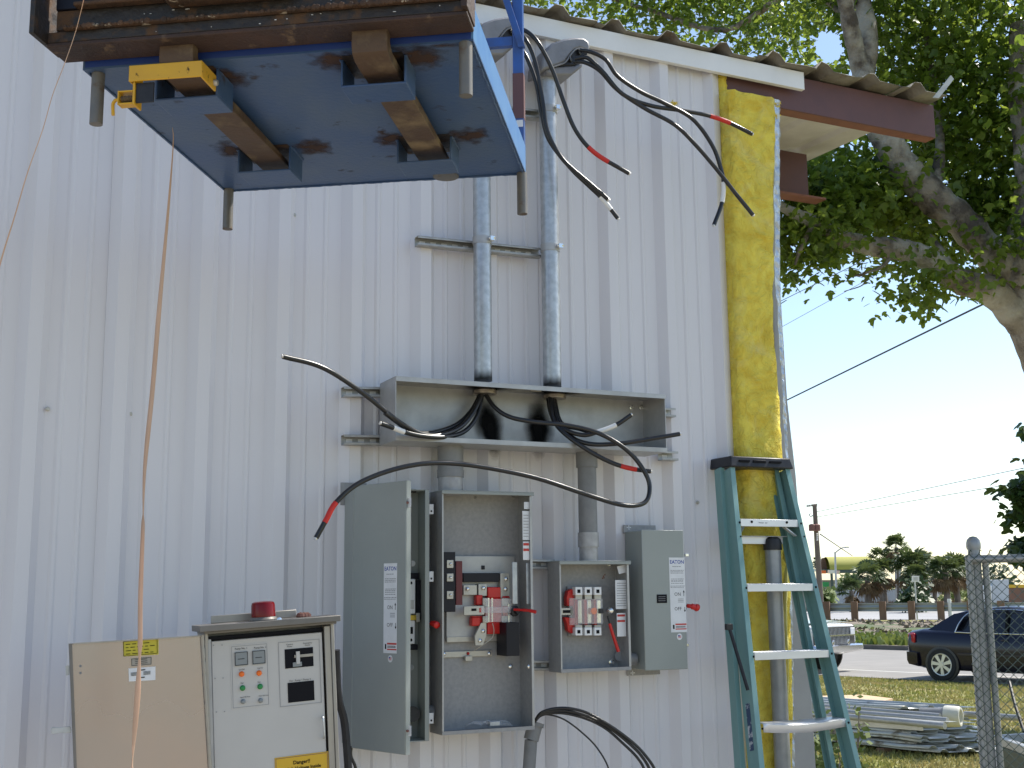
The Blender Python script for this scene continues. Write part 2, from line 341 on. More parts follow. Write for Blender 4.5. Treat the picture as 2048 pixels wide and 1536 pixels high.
# grass blades in the visible part of the lawn
ng = 52000; gv = []; gf = []
for i in range(ng):
    d = 8.5 + 18*random.random()**1.3; u = random.uniform(1480, 2200)
    p = CAM + (RT*((u-1024)/F) + Vector((FW.x, FW.y, 0)).normalized())*d; p.z = 0
    n = (p-R0).dot(Nn)
    if n > -.1: continue
    p.z = gz(n); a = random.uniform(0, 6.28); wv = Vector((math.cos(a), math.sin(a), 0))*random.uniform(.004,.009)*(1+d*.06)
    tp = p + Vector((random.gauss(0,.02), random.gauss(0,.02), random.uniform(.02,.06)))
    k0 = len(gv); gv += [p-wv, p+wv, tp]; gf.append((k0, k0+1, k0+2))
mb = MB(); mb.v = gv; mb.f = gf; mb.build('grass', m_blade, kind='stuff', label='short patchy green and straw coloured grass on the lawn', cat='grass', smooth=0)

# ================================================================== METAL BUILDING
B = thing('metal_building', (0, 0, 0), 'white ribbed metal building wall filling the picture, roof edge overhanging at right', 'building')
prof = [(-.157,0),(-.121,.037),(-.074,.037),(-.048,0),(-.010,0),(0,.0055),(.010,.0055),(.018,0),(.070,0),(.078,.0055),(.088,.0055),(.096,0)]
S_ = .3048; X0 = .984; ZT = W(1430, 140, 0).z + .06; XE = W(1468, 920, 0).x
def wall_panel(k0):
    rows = [[], []]; pts = []
    for k in range(k0, k0+3):
        for dx, h in prof:
            x = X0 + k*S_ + dx; pts.append((x, -h))
    pts += [(X0+(k0+3)*S_-.157, 0), (X0+(k0+3)*S_-.121, -.0355)]
    pts = [q for q in pts if q[0] <= XE]
    if pts[-1][0] < XE and pts[-1][0] > XE-.2 and k0 >= 5: pts.append((XE, -.0))
    mb = MB(); zs = [-.0, 1.1, 2.2, 3.3, ZT]
    dy = 0.0 if (k0 % 2) else .003
    mb.sheet([[Vector((x, y+dy, z)) for x, y in pts] for z in zs])
    mb.build('wall_panel', m_wall, B, smooth=20)
for k0 in range(-34, 8, 3): wall_panel(k0)
# screws
for u, v in [(842,441),(95,818),(260,828),(568,845),(412,438),(398,733),(1060,1062),(717,852),(1357,888),(1395,1005),(588,430)]:
    p = W(u, v, -.004); MB().rev(p, (0,-1,0), [(.009,0),(.009,.002),(.006,.003),(.006,.008)], 8).build('screw', m_alu, B)
# fascia, roof, eave beams
FB = W(1600, 178, -.06).z; FT = W(1600, 143.5, -.06).z; FX = W(1608, 160, -.06).x
fm = MB(); fm.box(-9, FX, -.062, -.05, FB, FT); fm.box(-9, FX, -.05, -.002, FT-.006, FT); fm.box(-9, FX, -.05, -.036, FB, FB+.004)
fm.build('fascia', m_trim, B, bevel=.002)
ZR = FT + .012; RX = W(1868, 190, -.03).x
rp = [(0,0),(.05,0),(.085,.035),(.125,.035),(.16,0),(.3048,0)]
nr = 0; x = RX - 10*S_*3 + 2*S_
sheets = []
while x < RX - .2:
    xe = min(x + 3*S_, RX+.05); pts = []
    for k in range(3):
        for dx, h in rp[:-1]: pts.append((x+k*S_+dx, h))
    pts.append((x+3*S_, 0)); pts = [q for q in pts if q[0] <= RX+.02]
    y0 = -.105 + random.uniform(-.018,.018); rows = []
    sag = [random.uniform(-.006,.008) for _ in pts]
    for y in (y0, y0+.12, .6, 2.5, 5.0):
        rows.append([Vector((px_, y, ZR + h*1.1 + (.0+ .05*max(y,0)*.6) + (sg if y < .1 else 0) )) for (px_, h), sg in zip(pts, sag)])
    MB().sheet(rows).build('roof_sheet', m_roof, B, smooth=20, solid=.003); x += 3*S_
# liner seen from below past the corner
ul = MB(); x = 3.2; pts = []
while x < RX-.02:
    for dx, h in rp[:-1]: pts.append((x+dx, h))
    x += S_
pts = [q for q in pts if q[0] < RX-.03]
ul.sheet([[Vector((px_, y, ZR - .03 + h*.5 + .03*max(y, 0))) for px_, h in pts] for y in (.02, 1.2, 2.5, 5.0)]).build('soffit_sheet', m_roofin, B, smooth=20)
# front eave beam (C section)
zb1 = W(1868, 276, .0).z; zb0 = ZR-.012; BX = W(1868, 240, 0.).x
eb = MB(); eb.box(XE+.03, BX, -.004, .004, zb1, zb0); eb.build('eave_beam', m_redox, B, bevel=.002)
MB().box(XE+.03, BX, .004, .075, zb1, zb1+.006).build('beam_flange', m_redox2, B)
MB().box(XE+.03, BX, .069, .075, zb1+.006, zb1+.03).build('beam_lip', m_redox2, B)
q0 = PX(1615, 347, 4.62); q1 = PX(1615, 398, 4.62)
MB().box(3.3, q0.x, q0.y, q0.y+.006, q1.z, q0.z+.12).build('eave_beam', m_redox, B)
MB().box(3.3, q0.x+.09, q0.y-.05, q0.y+.05, q1.z-.012, q1.z).build('beam_flange', m_redox2, B)
# bent flashing at the roof tip
fl = MB(); a = PX(1868, 197, RX+.02); b = PX(1878, 196, RX+.02)
fl.prism([PD(1866,195,5.75), PD(1878,196,5.75), PD(1908,158,5.75), PD(1902,150,5.75)], FW*.01)
fl.build('bent_flashing', m_galv, B)
# corner column, girts behind the insulation
cx1 = W(1632, 1536, .06).x; 
cxt = W(1562, 240, .06).x; cm = MB(); _rp = [W(u, v, .05) for u, v in ((1552,240),(1560,560),(1575,800),(1592,950),(1612,1200),(1632,1536),(1650,1850))]; cm.prism([Vector((q.x,.05,max(q.z,0))) for q in _rp]+[Vector((q.x-.13,.05,max(q.z,0))) for q in _rp[::-1]], (0,.25,0)); cm.build('corner_column', m_col, B, bevel=.004)
cm = MB(); cm.box(cx1-.20, cx1-.145, .02, .2, 0, zb1-.02); cm.build('corner_stud', m_col, B, bevel=.003)
for z in (1.2, 2.6, 3.8): MB().box(XE-.3, cx1-.2, .13, .2, z, z+.2).build('girt', m_redox, B)
MB().box(XE-.6, cxt-.03, 5.0, 5.05, 0, ZR).build('rear_wall', m_wall, B)
MB().box(cxt-.05, cxt-.02, .3, 5.0, 0, ZR-.1).build('side_wall', m_wall, B)

# ================================================================== INSULATION
IN = thing('insulation_batt', W(1500, 1536, -.02)*1, 'yellow fibreglass insulation batt exposed at the corner beside the white wall', 'insulation')
def XR(z):
    v = 768 + (z-EYE)*0
    K = [(187,1543),(600,1546),(850,1560),(1100,1577),(1536,1583),(1800,1588)]
    pts = [(W(u, v, -.05).z, W(u, v, -.05).x) for v, u in K]
    if z >= pts[0][0]: return pts[0][1]
    for (za, xa), (zb, xb) in zip(pts, pts[1:]):
        if z >= zb: return xa + (xb-xa)*(z-za)/(zb-za)
    return pts[-1][1]
def batt(name, u_at, ztop, zbot, x0, x1, y0, y1, m, amp=.012, nx=10, nz=90, seed=1):
    rg = random.Random(seed); mb = MB(); rows = []
    ph = [rg.uniform(0, 6) for _ in range(6)]
    loops = []
    for i in range(nz+1):
        z = zbot + (ztop-zbot)*i/nz
        wx = .006*math.sin(z*3+ph[0]) + .004*math.sin(z*9+ph[1]); wy = .01*math.sin(z*2.2+ph[2])
        if name == 'batt_face': x1 = XR(z)
        loop = []
        for j in range(nx+1):
            f = j/nx; edge = -.012*(1 if j in (0, nx) else 0)
            loop.append(Vector((x0+(x1-x0)*f + (wx if j > 0 else 0) + rg.uniform(-1,1)*amp*.25, y0 + wy + rg.uniform(-1,1)*amp*.5 - edge - .01*math.sin(math.pi*f)*math.sin(z*5+ph[3]), z + (rg.uniform(-1,1)*amp*.25 if i == nz else 0))))
        for j in range(nx, -1, -1):
            f = j/nx; loop.append(Vector((x0+(x1-x0)*f + (wx if j > 0 else 0), y1, z)))
        loops.append(loop)
    n = len(loops[0]); vs = [q for l in loops for q in l]
    fs = [(i*n+k_, i*n+(k_+1)%n, (i+1)*n+(k_+1)%n, (i+1)*n+k_) for i in range(nz) for k_ in range(n)]
    fs.append(tuple(range(nz*n, (nz+1)*n))); mb.add(vs, fs); return mb.build(name, m, IN, smooth=70)
xi1 = W(1543, 400, -.07).x
batt('batt_face', 0, W(1500, 187, -.07).z, .25, XE+.004, xi1, -.07, .05, m_insul, seed=3)
batt('batt_edge_strip', 0, W(1445, 148, -.0).z, W(1445, 200, -.0).z, XE+.002, XE+.06, -.02, .05, m_insul, nx=3, nz=12, seed=5)
rows = []; rg = random.Random(4)
for i in range(150):
    v = 200 + i*9.; K = [(200,1553,13),(560,1554,12),(700,1562,8),(950,1575,7),(1250,1581,8),(1600,1586,9)]
    for (va, ua, wa), (vb, ub, wb) in zip(K, K[1:]):
        if v <= vb: f = (v-va)/(vb-va); uc = ua+(ub-ua)*f; hw = (wa+(wb-wa)*f)/2; break
    q = W(uc, v, -.02); hx = hw*.0036; wv = .004*math.sin(i*.37)+.003*math.sin(i*.9+1)
    rows.append([Vector((q.x-hx+rg.uniform(-.002,.002), -.03+wv, q.z)), Vector((q.x-hx*.3, -.022+rg.uniform(-.005,.005), q.z)), Vector((q.x+hx*.4, -.026+rg.uniform(-.005,.005), q.z)), Vector((q.x+hx+wv*.4, -.015+rg.uniform(-.004,.004), q.z))])
MB().sheet(rows).build('foil_facing', m_foil, IN, smooth=0, solid=.0015)
rows = []
for i in range(60):
    v = 1090 + i*9; q = W(1571+ (v-1090)*.012 + 1.5*math.sin(i*.3), v, -.075); rows.append([q+Vector((-.010,.004,0)), q+Vector((0,-.004,0)), q+Vector((.010,.004,0))])
MB().sheet(rows).build('folded_edge', mat('pale_fibreglass_edge', (.62,.58,.22), .9, bump=.5), IN, smooth=60, solid=.004)
for (u, v, r_) in [(1551,209,.02),(1550,233,.017)]:
    c = W(u, v, -.055); mb = MB()
    for i in range(40):
        q = c + Vector((rg.gauss(0,r_*.6), rg.gauss(0,.004), rg.gauss(0,r_*.5))); e = Vector((rg.gauss(0,.008), rg.gauss(0,.004), rg.gauss(0,.006)))
        mb.add([q, q+e, q+Vector((.003,-.003,.008))], [(0,1,2)])
    mb.build('fibre_tuft', m_insul, IN)
# fibre scraps on cable and panel
c = W(1350, 208, -.33); mb = MB()
for i in range(60):
    q = c + Vector((rg.gauss(0,.008), rg.gauss(0,.006), rg.gauss(0,.004))); mb.add([q, q+Vector((rg.gauss(0,.006),0,rg.gauss(0,.006))), q+Vector((0,-.003,.005))], [(0,1,2)])
mb.build('insulation_scrap', m_insul, label='tiny yellow scrap of insulation lying on the black cables near the weatherhead', cat='insulation scrap', smooth=0)

# vent pipe in front of the batt behind the ladder
vp = W(1550, 1200, -.13); vt = W(1550, 1098, -.13).z
V = thing('grey_standpipe', (vp.x, vp.y, 0), 'grey standpipe with dark cap standing behind the ladder', 'pipe')
MB().cyl((vp.x, vp.y, 0), (vp.x, vp.y, vt), .036, n=20).build('pipe', m_post, V)
MB().rev((vp.x, vp.y, vt-.005), (0,0,1), [(.042,0),(.043,.03),(.038,.05),(.02,.062),(.001,.064)], 20).build('cap', m_blk, V)

# ================================================================== STRUT CHANNELS
def strut(u0, v0, u1, v1, label, Yf=-.073, hgt=.041, slots=True):
    a = W(u0, v0, Yf); b = W(u1, v1, Yf); d = b-a; L = d.length; ex = d.normalized(); ez = Vector((-ex.z, 0, ex.x))
    st = thing('strut_channel', a.lerp(b, .5), label, 'strut', 'galvanised strut channels on the wall')
    mb = MB(); o = a - ez*hgt/2; n = Vector((0,1,0))
    mb.obox(o, ex*L, ez*.0028, n*.041); mb.obox(o+ez*(hgt-.0028), ex*L, ez*.0028, n*.041)
    mb.obox(o+n*.038+ez*.0028, ex*L, ez*(hgt-.0056), n*.0028)
    mb.obox(o+ez*.0028, ex*L, ez*.007, n*.0022); mb.obox(o+ez*(hgt-.0098), ex*L, ez*.007, n*.0022)
    mb.build('channel', m_strut, st, bevel=.0008)
    k = 0; x = .02
    while x < L-.03 and slots:
        mb = MB(); c = o + n*.0375 + ex*x + ez*(hgt/2)
        mb.obox(c-ez*.007, ex*.026, ez*.014, n*-.0012); mb.build('slot', m_trim, st); x += .05
    return st
strut(836, 480, 1085, 505, 'upper middle strut channel crossing behind both conduits')
strut(1020, 221, 1088, 229, 'short topmost strut channel between platform post and right conduit', slots=False)
strut(688, 783, 800, 784, 'strut channel end poking out upper left of the wireway')
strut(688, 879, 800, 881, 'strut channel end poking out lower left of the wireway')
strut(1325, 824, 1352, 825, 'strut channel end poking out upper right of the wireway')
strut(1325, 911, 1357, 912, 'strut channel end poking out lower right of the wireway')
strut(1060, 1128, 1110, 1129, 'strut channel joining large meter box to small one, upper')
strut(1060, 1331, 1110, 1331, 'strut channel joining large meter box to small one, lower')
# wide filler plate between the boxes
a = W(1066, 1140, -.05); b = W(1098, 1320, -.05)

# ================================================================== CONDUITS
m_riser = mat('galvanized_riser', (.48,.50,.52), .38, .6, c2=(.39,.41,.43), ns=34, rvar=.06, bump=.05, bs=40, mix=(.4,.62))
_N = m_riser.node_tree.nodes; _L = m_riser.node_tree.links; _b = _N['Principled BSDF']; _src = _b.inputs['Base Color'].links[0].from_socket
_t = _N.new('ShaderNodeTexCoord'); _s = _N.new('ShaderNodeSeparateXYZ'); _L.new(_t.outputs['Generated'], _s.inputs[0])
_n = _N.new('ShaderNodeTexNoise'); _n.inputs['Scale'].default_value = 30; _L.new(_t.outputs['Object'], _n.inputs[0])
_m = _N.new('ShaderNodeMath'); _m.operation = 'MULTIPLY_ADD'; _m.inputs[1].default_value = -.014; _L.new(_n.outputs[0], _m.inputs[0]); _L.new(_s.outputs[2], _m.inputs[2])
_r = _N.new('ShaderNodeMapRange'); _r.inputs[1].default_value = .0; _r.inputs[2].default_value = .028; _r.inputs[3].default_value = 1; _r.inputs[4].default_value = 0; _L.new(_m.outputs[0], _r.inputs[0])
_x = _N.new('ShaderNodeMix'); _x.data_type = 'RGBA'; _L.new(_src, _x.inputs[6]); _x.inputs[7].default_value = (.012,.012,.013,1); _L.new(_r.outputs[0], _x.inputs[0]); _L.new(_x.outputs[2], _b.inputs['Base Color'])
def riser(u0, u1, vtop, vbot, Yc, label, clamps, name='conduit_riser'):
    vm = (vtop+vbot)/2; pa = W(u0, vm, Yc); pb = W(u1, vm, Yc); r_ = (pb.x-pa.x)/2*.965; x = (pa.x+pb.x)/2
    zt = W((u0+u1)/2, vtop, Yc).z; zb = W((u0+u1)/2, vbot, Yc).z
    t = thing(name, (x, Yc, zb), label, 'conduit')
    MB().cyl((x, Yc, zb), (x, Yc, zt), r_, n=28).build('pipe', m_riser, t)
    for v in clamps:
        z = W((u0+u1)/2, v, Yc).z; c = MB().rev((x, Yc, z-.016), (0,0,1), [(r_+.003,0),(r_+.003,.032)], 24).build('clamp', m_galv2, t)
        mb = MB(); mb.box(x+r_*.35, x+r_*.35+.02, Yc-r_-.02, Yc-r_+.01, z-.008, z+.01); mb.cyl((x+r_*.2, Yc-r_-.013, z+.001), (x+r_*.9, Yc-r_-.013, z+.001), .0045, n=8); mb.cyl((x+r_*.75, Yc-r_-.013, z+.001), (x+r_*.9, Yc-r_-.013, z+.001), .009, n=6)
        mb.build('clamp_bolt', m_chrome, c)
    return t, x, r_
YC = -.118
t1, cx_1, cr1 = riser(947, 981, 118, 762, YC, 'left galvanised conduit riser from weatherhead down to the wireway', [482])
t2, cx_2, cr2 = riser(1083, 1116, 150, 773, YC, 'right galvanised conduit riser from weatherhead down to the wireway', [497, 222])
# weatherheads
def weatherhead(px_pts, holes, label, Yf, depth, cz):
    c = W(*px_pts[0], Yf)
    t = thing('weatherhead', c, label, 'weatherhead', 'grey weatherheads on the conduits')
    return t
m_head = mat('cast_weatherhead', (.235,.235,.25), .5, .2, c2=(.18,.18,.19), ns=14, bump=.1)
def whead(du, dv_, r_, x, label):
    p = lambda L: [(u+du, v+dv_) for u, v in L]
    t = thing('weatherhead', (x, YC, W(1100+du, 140+dv_, YC).z), label, 'weatherhead', 'weatherheads on top of the conduits')
    mb = MB(); slab(mb, p([(1083,141),(1084,120),(1091,100),(1105,85),(1128,77),(1150,74),(1168,75),(1178,82),(1181,93),(1178,106),(1172,99),(1160,96),(1150,99),(1141,109),(1131,123),(1118,129),(1100,135)]), -.205, -.055)
    h = mb.build('hood', m_head, t, smooth=60, bevel=.012)
    mb = MB(); slab(mb, p([(1112,132),(1131,122),(1141,108),(1150,98),(1160,95),(1172,98),(1176,108),(1168,120),(1150,130)]), -.196, -.064); mb.build('insulator_plate', m_blk, t, bevel=.004)
    mb = MB(); rim = spl([W(u, v, -.207) for u, v in p([(1100,136),(1118,130),(1131,124),(1141,110),(1150,100),(1160,97),(1172,100),(1179,108)])]); mb.tube(rim, .0035, 6); mb.build('rim', m_head, t)
    mb = MB(); slab(mb, p([(1090,138),(1112,133),(1150,130),(1168,122),(1165,133),(1144,150),(1108,150),(1095,146)]), -.19, -.07); mb.build('saddle', m_head, t, bevel=.008)
    for (u, v) in p([(1158,104),(1140,118)]): MB().rev(W(u, v, -.199), (.8,-1,0), [(.013,0),(.015,.006),(.011,.008)], 12).build('cable_grommet', m_dark, t)
    zz = W(1100+du, 152+dv_, YC).z; MB().cyl((x, YC, zz-.03), (x, YC, zz+.02), r_+.005, n=24).build('collar', m_galv, t)
    return t
whead(0, 0, cr2, cx_2, 'right weatherhead, hooded grey cast fitting with three cables leaving right')
whead(-136, -41, cr1, cx_1, 'left weatherhead, hooded grey cast fitting half hidden behind the blue platform')

# ================================================================== WIREWAY (open gutter box)
GY0, GY1 = -.075, -.262
gx0 = W(791, 815, GY1).x; gx1 = W(1332, 845, GY1).x; gt = W(1060, 772, GY1).z; gb = W(1060, 891, GY1).z
G = thing('wireway_box', ((gx0+gx1)/2, GY0, gb), 'long open galvanised wireway box with conduits entering above and black cables hanging out', 'electrical box')
t_ = .003
MB().box(gx0, gx1, GY0-t_, GY0, gb, gt).build('back_plate', m_galv2, G)
mb = MB(); mb.box(gx0, gx1, GY1-.004, GY0-t_-.0005, gt, gt+t_); mb.box(gx0, gx1, GY1-.004, GY1, gt-.016, gt-.0002); mb.build('top_plate', m_galv2, G)
mb = MB(); mb.box(gx0, gx1, GY1-.004, GY0-t_-.0005, gb-t_, gb); mb.box(gx0, gx1, GY1-.004, GY1, gb+.0002, gb+.016); mb.build('bottom_plate', m_galv2, G)
MB().box(gx0, gx0+t_, GY1, GY0-t_-.0006, gb+.0005, gt-.0005).build('end_plate', m_galv2, G)
MB().box(gx1-t_, gx1, GY1, GY0-t_-.0006, gb+.0005, gt-.0005).build('end_plate', m_galv2, G)
for xx in (cx_1, cx_2):
    MB().rev((xx, YC-.02, gt-.022), (0,0,1), [(.036,-.004),(.048,-.003),(.049,.012),(.044,.018),(.040,.022)], 24).build('bushing', m_chrome2, G)
    MB().rev((xx, YC, gt+t_), (0,0,1), [(cr1+.01,0),(cr1+.01,.012),(cr1+.003,.013)], 22).build('locknut', m_galv, G)
# soot blown down the back plate and over the top plate
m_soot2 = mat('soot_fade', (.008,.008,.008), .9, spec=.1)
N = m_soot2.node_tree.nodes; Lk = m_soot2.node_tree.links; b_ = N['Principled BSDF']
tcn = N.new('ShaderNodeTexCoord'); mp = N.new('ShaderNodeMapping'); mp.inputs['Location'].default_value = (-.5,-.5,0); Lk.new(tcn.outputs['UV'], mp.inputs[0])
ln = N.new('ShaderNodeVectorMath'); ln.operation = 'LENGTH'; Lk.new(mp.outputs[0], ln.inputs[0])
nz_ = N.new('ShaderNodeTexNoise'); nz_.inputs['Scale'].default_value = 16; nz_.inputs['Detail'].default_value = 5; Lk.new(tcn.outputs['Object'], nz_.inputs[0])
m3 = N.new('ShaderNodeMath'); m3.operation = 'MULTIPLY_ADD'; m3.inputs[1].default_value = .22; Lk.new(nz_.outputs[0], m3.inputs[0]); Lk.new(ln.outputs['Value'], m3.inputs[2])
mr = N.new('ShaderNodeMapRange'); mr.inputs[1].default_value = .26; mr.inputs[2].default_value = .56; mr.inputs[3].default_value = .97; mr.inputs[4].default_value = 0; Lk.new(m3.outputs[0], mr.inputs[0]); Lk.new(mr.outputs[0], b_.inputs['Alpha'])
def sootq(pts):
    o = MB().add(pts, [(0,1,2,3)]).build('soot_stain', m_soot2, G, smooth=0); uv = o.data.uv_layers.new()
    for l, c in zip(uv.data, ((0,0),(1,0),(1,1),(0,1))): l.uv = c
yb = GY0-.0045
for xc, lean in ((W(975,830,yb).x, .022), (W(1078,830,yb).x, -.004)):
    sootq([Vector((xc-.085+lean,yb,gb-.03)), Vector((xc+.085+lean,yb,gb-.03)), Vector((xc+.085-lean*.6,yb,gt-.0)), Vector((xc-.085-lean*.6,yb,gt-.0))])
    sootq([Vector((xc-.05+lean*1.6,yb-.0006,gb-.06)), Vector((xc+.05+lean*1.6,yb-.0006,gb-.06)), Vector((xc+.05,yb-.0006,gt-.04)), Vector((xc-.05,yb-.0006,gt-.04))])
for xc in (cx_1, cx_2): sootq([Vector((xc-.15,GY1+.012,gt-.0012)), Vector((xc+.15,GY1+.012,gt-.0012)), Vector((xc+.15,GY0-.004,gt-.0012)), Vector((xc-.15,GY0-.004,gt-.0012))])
for (u, v) in ((1263,815),(1282,815)): MB().rev(W(u, v, GY0-.006), (0,-1,0), [(.011,0),(.011,.003),(.006,.004),(.005,.01)], 10).build('bolt', m_chrome, G)
mb = MB(); rect(mb, 1062, 778, 1083, 783, GY1+.05, GY1+.055); mb.build('ground_tab', m_alu, G)

# ================================================================== CABLES
def cable(pts, label, name='power_cable', r_=.0095, band=None, bcol=None, group='black power cables hanging loose', tip=True, k=7):
    P = spl([W(u, v, Y) for u, v, Y in pts], k); t = thing(name, P[0], label, 'cable', group)
    MB().tube(P, r_, 10).build('jacket', m_dark, t, smooth=60)
    if band:
        i0, i1 = int(band[0]*(len(P)-1)), max(int(band[0]*(len(P)-1))+1, int(band[1]*(len(P)-1)))
        MB().tube(P[i0:i1+1], r_*1.09, 10).build('tape_band', m_red if bcol == 'r' else m_white, t, smooth=60, label='red tape band' if bcol == 'r' else 'white tape band')
    if tip:
        d = (P[-1]-P[-2]).normalized(); MB().cyl(P[-1]-d*.001, P[-1]+d*.006, r_*.72, n=10).build('bare_tip', m_tip, t)
    return t
g1 = 'black cables leaving the left weatherhead'; g2 = 'black cables leaving the right weatherhead'; g3 = 'black cables hanging out of the wireway box'
cable([(1036,55,-.22),(1058,66,-.27),(1078,88,-.30),(1105,140,-.31),(1128,205,-.32),(1152,262,-.33),(1190,306,-.35),(1258,347,-.38)], 'cable from left weatherhead with red band near its tip', band=(.82,.93), bcol='r', group=g1)
cable([(1034,66,-.20),(1052,80,-.24),(1071,125,-.26),(1085,200,-.27),(1095,262,-.28),(1125,318,-.30),(1176,364,-.33),(1204,388,-.34),(1216,399,-.345)], 'thin plain black cable beside the white banded one from left weatherhead', group=g1)
cable([(1034,92,-.18),(1052,112,-.21),(1072,165,-.23),(1083,225,-.24),(1098,280,-.25),(1140,335,-.28),(1178,372,-.31),(1205,398,-.33),(1236,437,-.35)], 'cable from left weatherhead with white band near its tip', band=(.86,.96), bcol='w', group=g1)
cable([(1160,100,-.27),(1185,105,-.31),(1212,120,-.33),(1235,152,-.34),(1280,183,-.35),(1330,207,-.36),(1385,238,-.37),(1424,290,-.38),(1441,335,-.385),(1447,365,-.39),(1444,405,-.39),(1428,450,-.39)], 'cable from right weatherhead curling down with white band and hooked tip', band=(.82,.91), bcol='w', group=g2)
cable([(1150,118,-.25),(1175,116,-.29),(1205,143,-.32),(1245,188,-.34),(1300,211,-.35),(1370,222,-.36),(1420,232,-.37),(1460,246,-.375),(1504,268,-.38)], 'cable from right weatherhead pointing right with long red band', band=(.76,.89), bcol='r', group=g2)
cable([(1148,124,-.24),(1170,125,-.28),(1200,142,-.31),(1235,180,-.33),(1290,217,-.35),(1350,250,-.37),(1395,294,-.39),(1440,347,-.40),(1472,388,-.41),(1506,430,-.42)], 'plain black cable from right weatherhead reaching lowest across the yellow insulation', group=g2)
cable([(962,790,-.15),(948,822,-.17),(925,851,-.20),(890,868,-.25),(850,870,-.30),(800,845,-.34),(724,785,-.38),(645,735,-.42),(566,713,-.46)], 'long plain black cable sweeping up left out of the wireway', group=g3)
cable([(964,790,-.14),(955,830,-.16),(930,862,-.20),(890,874,-.26),(845,872,-.31),(812,865,-.34),(790,857,-.35),(762,847,-.37)], 'short cable curling left with white band and silver tip', band=(.74,.88), bcol='w', group=g3)
cable([(960,790,-.13),(942,822,-.14),(915,848,-.17),(880,862,-.22),(845,867,-.28),(812,856,-.32),(770,826,-.36)], 'cable crossing just above the white banded one inside the wireway', tip=False, group=g3)
cable([(972,790,-.14),(990,815,-.18),(1020,834,-.22),(1070,844,-.26),(1130,850,-.30),(1185,862,-.34),(1228,882,-.37),(1262,908,-.39),(1287,940,-.41),(1299,970,-.42),(1294,1000,-.43),(1272,1011,-.44),(1235,1008,-.45),(1170,988,-.46),(1080,958,-.47),(1000,940,-.47),(920,928,-.47),(850,927,-.48),(780,941,-.48),(715,968,-.49),(672,1005,-.50),(652,1040,-.50),(632,1076,-.50)], 'longest cable looping right then sweeping left over the boxes with red band near its end', band=(.915,.965), bcol='r', group=g3)
cable([(1096,795,-.14),(1104,832,-.18),(1128,858,-.24),(1165,870,-.29),(1195,864,-.31),(1232,850,-.33),(1262,830,-.35)], 'cable with white band turning up to the right inside the wireway', band=(.66,.85), bcol='w', group=g3)
cable([(1104,795,-.15),(1114,838,-.19),(1140,872,-.25),(1180,888,-.30),(1240,887,-.34),(1300,878,-.37),(1359,868,-.40)], 'plain black cable pointing straight right past the wireway end', group=g3)
cable([(1100,795,-.16),(1107,840,-.20),(1135,872,-.26),(1180,903,-.31),(1225,926,-.34),(1262,937,-.36),(1301,943,-.38)], 'cable with red band drooping to the right below the wireway', band=(.74,.90), bcol='r', group=g3)
cable([(1108,795,-.14),(1122,845,-.18),(1160,858,-.23),(1190,866,-.28)], 'short hidden cable bundled beneath the right conduit bushing', tip=False, group=g3)
# cables from the lower stub
g4 = 'thin black cables arching from the lower pipe stub'
cable([(1068,1445,-.14),(1085,1424,-.17),(1125,1416,-.2),(1170,1424,-.23),(1215,1448,-.26),(1262,1482,-.28),(1290,1510,-.3),(1312,1545,-.31),(1322,1600,-.32)], 'outermost thin cable arching from the lower pipe stub', r_=.0062, group=g4, tip=False)
cable([(1067,1447,-.13),(1084,1427,-.16),(1125,1421,-.19),(1170,1431,-.22),(1215,1453,-.25),(1255,1484,-.27),(1283,1512,-.29),(1301,1545,-.30),(1308,1600,-.31)], 'second thin cable in the arch from the lower pipe stub', r_=.0062, group=g4, tip=False)
cable([(1066,1448,-.12),(1084,1430,-.15),(1122,1426,-.18),(1168,1436,-.21),(1210,1456,-.24),(1245,1486,-.26),(1275,1516,-.28),(1290,1545,-.29),(1296,1600,-.30)], 'third thin cable in the arch from the lower pipe stub', r_=.0058, group=g4, tip=False)
cable([(1064,1446,-.12),(1078,1432,-.14),(1100,1430,-.16),(1130,1440,-.17),(1165,1466,-.18),(1195,1497,-.19),(1218,1540,-.20),(1225,1600,-.20)], 'thinnest lone cable dropping early from the lower pipe stub', r_=.0035, group=g4, tip=False)
st = W(1060, 1500, -.1); ss = thing('pipe_stub', (st.x, st.y, 0), 'grey plastic pipe stub with coupling under the large open box', 'pipe')
a_ = W(1071, 1446, -.11); b_2 = W(1062, 1480, -.11); c_2 = W(1054, 1600, -.11)
MB().cyl(c_2, b_2, .026, n=16).build('pipe', m_pvc, ss); MB().cyl(b_2, a_, .031, n=16).build('coupling', m_pvc, ss); MB().cyl(a_-(a_-b_2).normalized()*.012, a_+(a_-b_2).normalized()*.004, .036, n=16).build('coupling_rim', m_pvc, ss)
# green wires beside the panel
for (u, uu) in ((1408//1, 0),):
    pass
cable([(703,1490,-.12),(702,1512,-.12),(712,1540,-.12),(716,1600,-.12)], 'dark wire hanging below the open grey door box', r_=.006, group='wires behind the control cabinet', tip=False)

